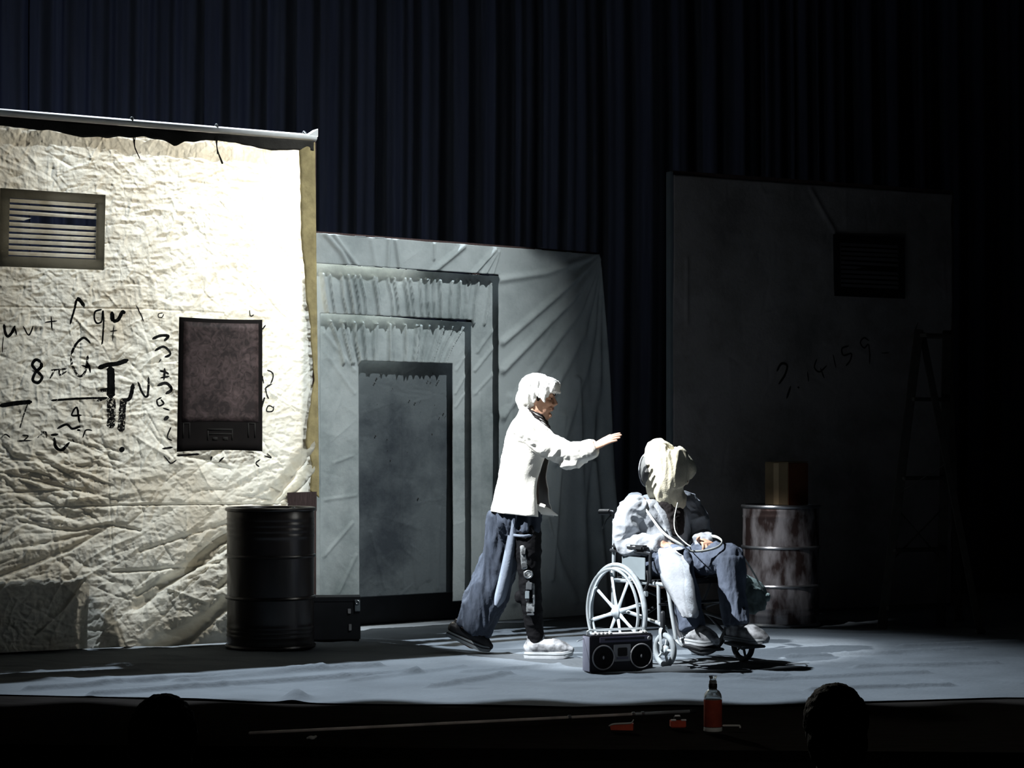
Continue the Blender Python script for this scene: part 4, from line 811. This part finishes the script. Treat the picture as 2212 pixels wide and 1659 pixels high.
# ----------------------------------------------------------------- wheelchair (x' forward, y' to its left)
CX, CY, CA = .845, 11.924, R(-57)
ch = thing('wheelchair', 'black and silver wheelchair with pale spoked wheels, seat taken', 'wheelchair', (CX, CY, 0), CA)
Yv = Vector((0,1,0))
for sy in (-1, 1):
    y = .30*sy; rw = .278; c = (0,y,rw)
    wl = MB().torus(c, rw-.012, .013, Yv, 64, 10).build('rear_wheel', tyre_m if sy < 0 else dtyre_m, ch)  # far side takes dark materials, its shade put into the colour
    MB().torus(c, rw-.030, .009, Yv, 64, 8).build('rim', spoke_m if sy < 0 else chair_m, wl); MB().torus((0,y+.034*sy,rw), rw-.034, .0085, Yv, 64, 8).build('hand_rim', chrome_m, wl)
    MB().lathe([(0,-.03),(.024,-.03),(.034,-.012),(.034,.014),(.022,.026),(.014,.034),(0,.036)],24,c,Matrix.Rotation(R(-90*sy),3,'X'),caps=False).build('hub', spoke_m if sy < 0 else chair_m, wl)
    for k in range(8):
        an = 2*math.pi*k/8+.25; d = Vector((math.cos(an),0,math.sin(an))); cc = Vector(c)
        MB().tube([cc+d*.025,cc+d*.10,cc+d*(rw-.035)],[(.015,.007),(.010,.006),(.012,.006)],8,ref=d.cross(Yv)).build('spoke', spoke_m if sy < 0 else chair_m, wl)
        if k % 2 == 0: MB().tube([cc+d*(rw-.035),cc+d*(rw-.035)+Vector((0,.034*sy,0))],.006,6).build('hand_rim_stud', chrome_m, wl)
    # caster
    cc = Vector((.412,.275*sy,.097)); cs_ = MB().torus(cc, .080, .016, Yv, 40, 10).build('caster', tyre_m if sy < 0 else dtyre_m, ch)
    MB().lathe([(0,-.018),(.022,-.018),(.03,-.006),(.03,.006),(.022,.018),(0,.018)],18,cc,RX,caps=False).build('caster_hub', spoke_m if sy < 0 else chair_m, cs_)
    for k in range(5): d = Vector((math.cos(k*1.257),0,math.sin(k*1.257))); MB().tube([cc+d*.02,cc+d*.075],[.008,.007],6).build('caster_spoke', spoke_m if sy < 0 else chair_m, cs_)
    for s2 in (-1,1): MB().tube([cc+Vector((0,.025*s2,0)),cc+Vector((-.012,.025*s2,.09)),cc+Vector((-.02,.012*s2,.115))],[(.011,.004),(.012,.005),(.014,.008)],8,ref=fx_,m=2).build('fork', chrome_m, cs_)
    MB().tube([cc+Vector((-.02,0,.10)),cc+Vector((-.02,0,.20))],.014,12).build('fork_stem', chair_m, cs_)
    # side frame
    y = .235*sy; fr = MB()
    fr.tube([(-.13,y,.30),(-.115,y,.80)],.0115,10); fr.tube([(-.12,y,.45),(.33,y,.45),(.385,y,.43),(.42,y,.30),(.46,y,.155)],.0115,10,m=4); fr.tube([(-.13,y,.30),(.0,y,.278),(.30,y,.235),(.395,y+.02*sy,.21)],.0115,10,m=3); fr.tube([(.30,y,.45),(.31,y,.235)],.0115,10); fr.tube([(0,y,.278),(0,.30*sy,.278)],.012,10)
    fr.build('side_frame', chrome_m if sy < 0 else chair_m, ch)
    MB().tube([(-.115,y,.80),(-.118,y,.825),(-.14,y,.838),(-.25,y,.835)],.0115,10,m=4).build('push_handle', chair_m, ch); MB().tube([(-.155,y,.837),(-.255,y,.834)],.017,12,cap=.4).build('hand_grip', vinyl_m, ch); MB().tube([(-.15,y,.815),(-.19,y,.79),(-.23,y,.74)],[.006,.005,.004],8,m=2).build('brake_lever', chair_m, ch)
    MB().tube([(-.12,.255*sy,.62),(.22,.255*sy,.62),(.25,.255*sy,.59),(.25,.255*sy,.46)],.010,10,m=3).build('armrest_frame', chair_m, ch); MB().box((.06,.255*sy,.645),(.30,.05,.032),None,.010).build('armrest_pad', vinyl_m, ch)
    MB().box((.10,.258*sy,.53),(.22,.006,.125),None,.002).build('side_guard', guard_m, ch)
    MB().tube([(.22,y+.05*sy,.40),(.28,y+.055*sy,.46),(.27,y+.055*sy,.52)],.007,8,m=2).build('wheel_lock', vinyl_m, ch); MB().box((.235,y+.05*sy,.395),(.05,.025,.03),None,.004).build('lock_clamp', chrome_m, ch)
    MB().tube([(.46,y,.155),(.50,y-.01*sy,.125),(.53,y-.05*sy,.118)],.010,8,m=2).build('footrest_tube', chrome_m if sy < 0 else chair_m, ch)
    MB().box((.585,.145*sy,.118),(.17,.17,.014),Matrix.Rotation(R(6),3,'Y'),.005).build('footplate', chair_m, ch)
MB().box((.08,0,.455),(.42,.46,.03),None,.010).build('seat', vinyl_m, ch); MB().box((-.125,0,.63),(.018,.45,.34),Matrix.Rotation(R(-3),3,'Y'),.006).build('backrest', vinyl_m, ch)
for s2 in (-1,1): MB().tube([(.03,-.225*s2,.44),(.10,.225*s2,.245)],.011,10).build('cross_bar', chair_m, ch)
MB().tube([(.31,-.235,.34),(.31,.235,.34)],.009,8).build('front_bar', chair_m, ch)
# ----------------------------------------------------------------- seated person with a sack over the head
st = thing('person', 'person seated in the wheelchair with a pale sack over the head, grey coat and jeans', 'person', (CX, CY, 0), CA)
ca, sa = math.cos(CA), math.sin(CA)
def S(u, v, y):                                     # photo pixel on the plane y' = const of the chair
    k = (u-UC)/F; x = (k*(CY+ca*y)-CX+sa*y)/(ca-k*sa); Y = CY+sa*x+ca*y; return Vector((x, y, H+(VH-v)/F*Y))
b = MB()
b.tube([(.02,0,.50),(.0,0,.60),(-.005,0,.72),(.01,0,.84),(.02,0,.90)], [(.10,.15),(.10,.14),(.10,.15),(.085,.165),(.055,.08)], 18, ref=fx_, m=3)
b.tube([(.02,0,.90),(.045,0,.98)], [.05,.05], 12)
sf = Vector((.80,.60,-.12)); head(b, (.075,.01,1.045), sf, s=.95)
rk, lk = Vector((.395,-.155,.575)), Vector((.425,.175,.590)); ra_, la_ = Vector((.475,-.135,.21)), Vector((.49,.165,.22))
for s2, kn, an in ((-1, rk, ra_), (1, lk, la_)):
    b.tube([(.03,.085*s2,.53),(kn+Vector((.03,.085*s2,.53)))/2+Vector((0,0,.012)),kn], [.085,.078,.060], 14, m=3); b.tube([kn,(kn+an)/2+Vector((-.015,0,.0)),an], [.058,.052,.034], 12, m=3); b.tube([an,an+Vector((.09,.05,-.04))],[.034,.028],10)
re, rwr = Vector((.01,-.235,.665)), Vector((.235,-.165,.668)); le, lwr = Vector((.07,.25,.67)), Vector((.235,.125,.678))
b.tube([(.0,-.12,.875),(.0,-.175,.85),re,rwr], [.05,.052,.040,.028], 12, m=3); b.tube([(.01,.12,.88),(.02,.175,.86),le,lwr], [.05,.052,.040,.028], 12, m=3)
hand(b, rwr, (.85,.35,-.25), (.1,-.35,1), -1, .30, .95, .04, .2); hand(b, lwr, (.85,-.25,-.10), (-.1,.1,1), 1, .75, .95, .03, .9)
b.union('body', skin_m, st, .0042, 3)
# coat
b = MB(); b.tube([(.03,0,.485),(.015,0,.58),(.005,0,.70),(.012,0,.82),(.02,0,.885),(.03,0,.925)], [(.135,.185),(.135,.175),(.132,.18),(.115,.20),(.09,.16),(.06,.08)], 22, ref=fx_, m=4, cap=.3)
ct = b.union('coat', coat_m, st, .006, 3, (.018,8.,(1,1,.6),4.)); pass
for pts, rr in (([(.0,-.13,.878),(.0,-.185,.85),(.0,-.235,.76),re,(.12,-.205,.66),rwr+Vector((-.005,0,0))],[.068,.075,.068,.064,.056,.046]), ([(.01,.13,.883),(.02,.185,.855),(.05,.24,.76),le,(.16,.19,.67),lwr],[.068,.075,.068,.062,.054,.044])):
    q_ = MB().tube(pts, rr, 18, m=4, cap=.3).union('sleeve', coat_m, ct, .005, 3); wrinkle(q_.data, .024, 8., (1,1,1.3), 9.)
b = MB()                                              # lapels and a collar
for s2 in (-1,1): b.tube([(-.03,.075*s2,.93),(.06,.085*s2,.905),(.125,.06*s2,.82),(.150,.03*s2,.70)],[(.03,.008),(.032,.008),(.030,.008),(.012,.006)],10,ref=(0,1,.2),m=4)
b.union('lapel', coat_m, ct, .005, 2)
rings = []                                            # the coat's skirt hanging over the right thigh
for j, (u, v, hw) in enumerate(((1436,1188,17),(1446,1206,26),(1458,1235,32),(1470,1275,30),(1485,1318,22),(1490,1334,14))):
    r_ = []
    for k in range(9):
        f_ = k/8; uu = u-hw+2*hw*f_; p = S(uu, v, -.262+.02*math.sin(f_*9+j)*(.3+j*.12)); p.y += .055*max(0, .35-j*.12)+.03*(1-f_)*0; r_.append(p)
    rings.append(r_)
r0 = [p+Vector((-.03,.09,.0)) for p in rings[0]]; rings = [r0]+rings
me = shell(MB(), resheet(rings, 5)).mesh('coat_skirt'); wrinkle(me, .020, 10., (1,1,.5), 3.); sk = link('coat_skirt', me, coat_m, ct, 180); sk.modifiers.new('t','SOLIDIFY').thickness = .006
b = MB(); b.tube([(.05,-.005,.935),(.10,.0,.90),(.135,.01,.83),(.145,.02,.72)],[(.085,.04),(.085,.03),(.06,.022),(.045,.016)],14,ref=(0,1,0),m=4); b.union('scarf', scarf_m, st, .005, 2, (.005,25.))
# jeans
b = MB(); b.ell((.03,0,.52),(.13,.17,.075))
for s2, kn, an in ((-1, rk, ra_), (1, lk, la_)):
    b.tube([(.04,.088*s2,.53),(kn+Vector((.04,.088*s2,.53)))/2+Vector((0,0,.014)),kn+Vector((-.01,0,.0))], [.098,.092,.078], 16, m=4); b.tube([kn,(kn+an)/2+Vector((-.012,0,0)),an+Vector((0,0,.005))], [.077,.073,.066], 16, m=4, cap=.15)
jn = b.union('jeans', jean_m, st, .0055, 3); wrinkle(jn.data, .016, 9., (1,1.6,.5), 7.); wrinkle(jn.data, .004, 20., (1,1.4,.5), 1.)
for an, rz, pit in ((ra_, 4, 2), (la_, 20, 4)):
    m4 = Matrix.Translation((an.x-.066*math.cos(R(rz)), an.y-.066*math.sin(R(rz)), .134)) @ Matrix.Rotation(R(rz),4,'Z') @ Matrix.Rotation(R(pit),4,'Y'); shoe(st, m4, .265, .098, .095, wshoe_m, sole_m, gsole_m, .026)
# sack over the head
b = MB(); SK = [(962,1418,1456,.06),(970,1399,1468,.10),(988,1391,1483,.118),(1008,1391,1490,.122),(1030,1393,1488,.12),(1050,1396,1484,.115),(1066,1408,1483,.10),(1082,1436,1484,.07),(1095,1456,1481,.035)]
fs = Vector((math.cos(R(57)), math.sin(R(57)), 0))    # screen-right in chair axes
pts = []; rr = []
for v, ul, ur, dp in SK:
    p = S((ul+ur)/2, v, .02); p = Vector((.075,.01,0))+fs*((((ul+ur)/2-UC)/F*11.87-(CX+.075*ca-.01*sa)))+Vector((0,0,H+(VH-v)/F*11.87)); pts.append(p); rr.append(((ur-ul)/2/379, dp))
b.tube(pts, rr, 26, ref=fs, m=4, cap=.3)
tipv = pts[3]+fs*.125+Vector((0,0,-.012)); b.tube([pts[2]+fs*.08, tipv, tipv+Vector((0,0,-.035))],[.045,.034,.02],12,m=3)
sk_ = b.union('head_sack', sack_m, st, .005, 3); wrinkle(sk_.data, .020, 9., (1.3,1.3,.28), 5.)
q_ = pts[3]-fs*.112+Vector((0,0,-.02)); MB().ell(q_, (.040,.075,.092), Matrix.Rotation(R(57),3,'Z')).build('hood_back', hood_m, st); cfw = Vector((math.sin(R(57)), -math.cos(R(57)), 0))
rim = [q_-fs*.004+(-fs*(.043*math.cos(t_)) if math.cos(t_) > -.2 else fs*.010)+Vector((0,0,.093*math.sin(t_)))+cfw*.012 for t_ in [k/24*math.pi-math.pi/2 for k in range(25)]]; MB().tube(rim, .0035, 8).build('hood_rim', coat_m, st)
# cord, strap and satchel
b = MB(); pth = [S(1376,1082,-.15)+Vector((.02,0,0)),S(1400,1108,-.16),S(1432,1150,-.16)+Vector((0,0,.0)),S(1470,1176,-.10),S(1490,1190,-.04),S(1520,1190,.02),S(1550,1182,.08),S(1560,1170,.12),S(1548,1160,.17),S(1530,1158,.19)]
b.tube(pth, [(.009,.004)]*len(pth), 8, m=6); b.build('shoulder_strap', strap_m, st)
b = MB(); pth = [S(1452,1086,.0)+Vector((.05,0,0)),S(1452,1120,-.02)+Vector((.02,0,0)),S(1460,1150,-.05),S(1480,1172,-.06),S(1492,1180,-.05)]; b.tube(pth, .003, 8, m=6).build('neck_cord', strap_m, st)
bgp = S(1626,1275,.335); bg = thing('satchel', 'dark green satchel hanging by a pale cord at the seated person\'s far knee', 'bag', (CX+ca*bgp.x-sa*bgp.y, CY+sa*bgp.x+ca*bgp.y, .30), R(-25))
wl_ = lambda p: Matrix.Rotation(-R(-25),3,'Z') @ (Vector((CX+ca*p.x-sa*p.y, CY+sa*p.x+ca*p.y, p.z))-bg.location)
def B(u, v, Y=11.80): p = pw(u, v, Y); return Matrix.Rotation(R(25),3,'Z') @ (p-bg.location)
b = MB(); b.tube([B(1600,1238),B(1607,1262),B(1622,1288),B(1630,1310)], [(.022,.03),(.045,.045),(.075,.05),(.070,.04)], 16, ref=(1,0,0), m=4); b.tube([B(1604,1300),B(1655,1290)],[.026,.024],12,m=2); b.union('bag', bag_m, bg, .006, 3, (.012,20.,(1,1,.6)))
MB().tube([B(1592,1182,11.72),B(1612,1212,11.74),B(1632,1245,11.76),B(1647,1276,11.78)],[.005]*4,8,m=4).build('cord', strap_m, bg); MB().tube([B(1608,1250),B(1640,1268),B(1656,1290)],[(.05,.006),(.055,.006),(.03,.006)],10,ref=(0,1,.4),m=3).build('flap', bag_m, bg)
# ----------------------------------------------------------------- people in the front row, seen as dark heads
def viewer(u, v, Y, label, wear):
    tp_ = pw(u, v, Y); fz = -.72; hh = tp_.z-fz; t = thing('person', label, 'person', (tp_.x, Y, fz), 0, 'front row audience')
    k = hh/1.27; b = MB(); hc = Vector((0,.02,hh-.135)); head(b, hc, (0,1,-.05))
    b.tube([(0,.0,hh-.30),(0,.01,hh-.18)],[.058,.055],12); b.tube([(0,.0,.50*k),(0,-.02,.70*k),(0,0,hh-.42),(0,0,hh-.30)],[(.16,.11),(.15,.11),(.19,.11),(.10,.07)],16,ref=(1,0,0),m=3)
    for s2 in (-1,1):
        b.tube([(.15*s2,0,hh-.34),(.20*s2,0,hh-.38),(.24*s2,.06,hh-.62),(.14*s2,.28,hh-.66)],[.05,.055,.042,.03],10,m=3); hand(b,(.14*s2,.28,hh-.66),(-.2*s2,1,-.05),(0,.1,1),-s2,.4,.95)
        b.tube([(.09*s2,.0,.50*k),(.10*s2,.42,.50*k),(.10*s2,.45,.09),(.10*s2,.55,.04)],[.085,.065,.045,.04],12,m=3)
    b.union('body', M('dark_clothes',(.02,.02,.022)) if 'dark_clothes' not in MATS else MATS['dark_clothes'], t, .007, 3)
    b = MB(); b.ell(hc+Vector((0,-.015,.035)),(.093,.115,.105)); b.ell(hc+Vector((0,-.05,-.02)),(.085,.075,.10)); b.union('hair', dhair_m, t, .006, 2, (.005,30.))
    se = thing('theatre_seat', 'dark folding theatre seat under the '+wear, 'seat', (tp_.x, Y, fz), 0, 'front row seats')
    MB().box((0,.17,.40*k-.02),(.46,.46,.07),None,.02).build('cushion', vinyl_m, se); MB().box((0,-.155,.62*k),(.46,.06,.46*k),None,.02).build('backrest', vinyl_m, se)
    for s2 in (-1,1): MB().box((.255*s2,.10,.29*k),(.04,.46,.58*k),None,.01).build('side_panel', vinyl_m, se)
viewer(1806, 1480, 5.9, 'dark head of an audience member rising at the lower right', 'right-hand audience member')
viewer(352, 1503, 5.6, 'dark top of an audience head at the lower left', 'left-hand audience member')
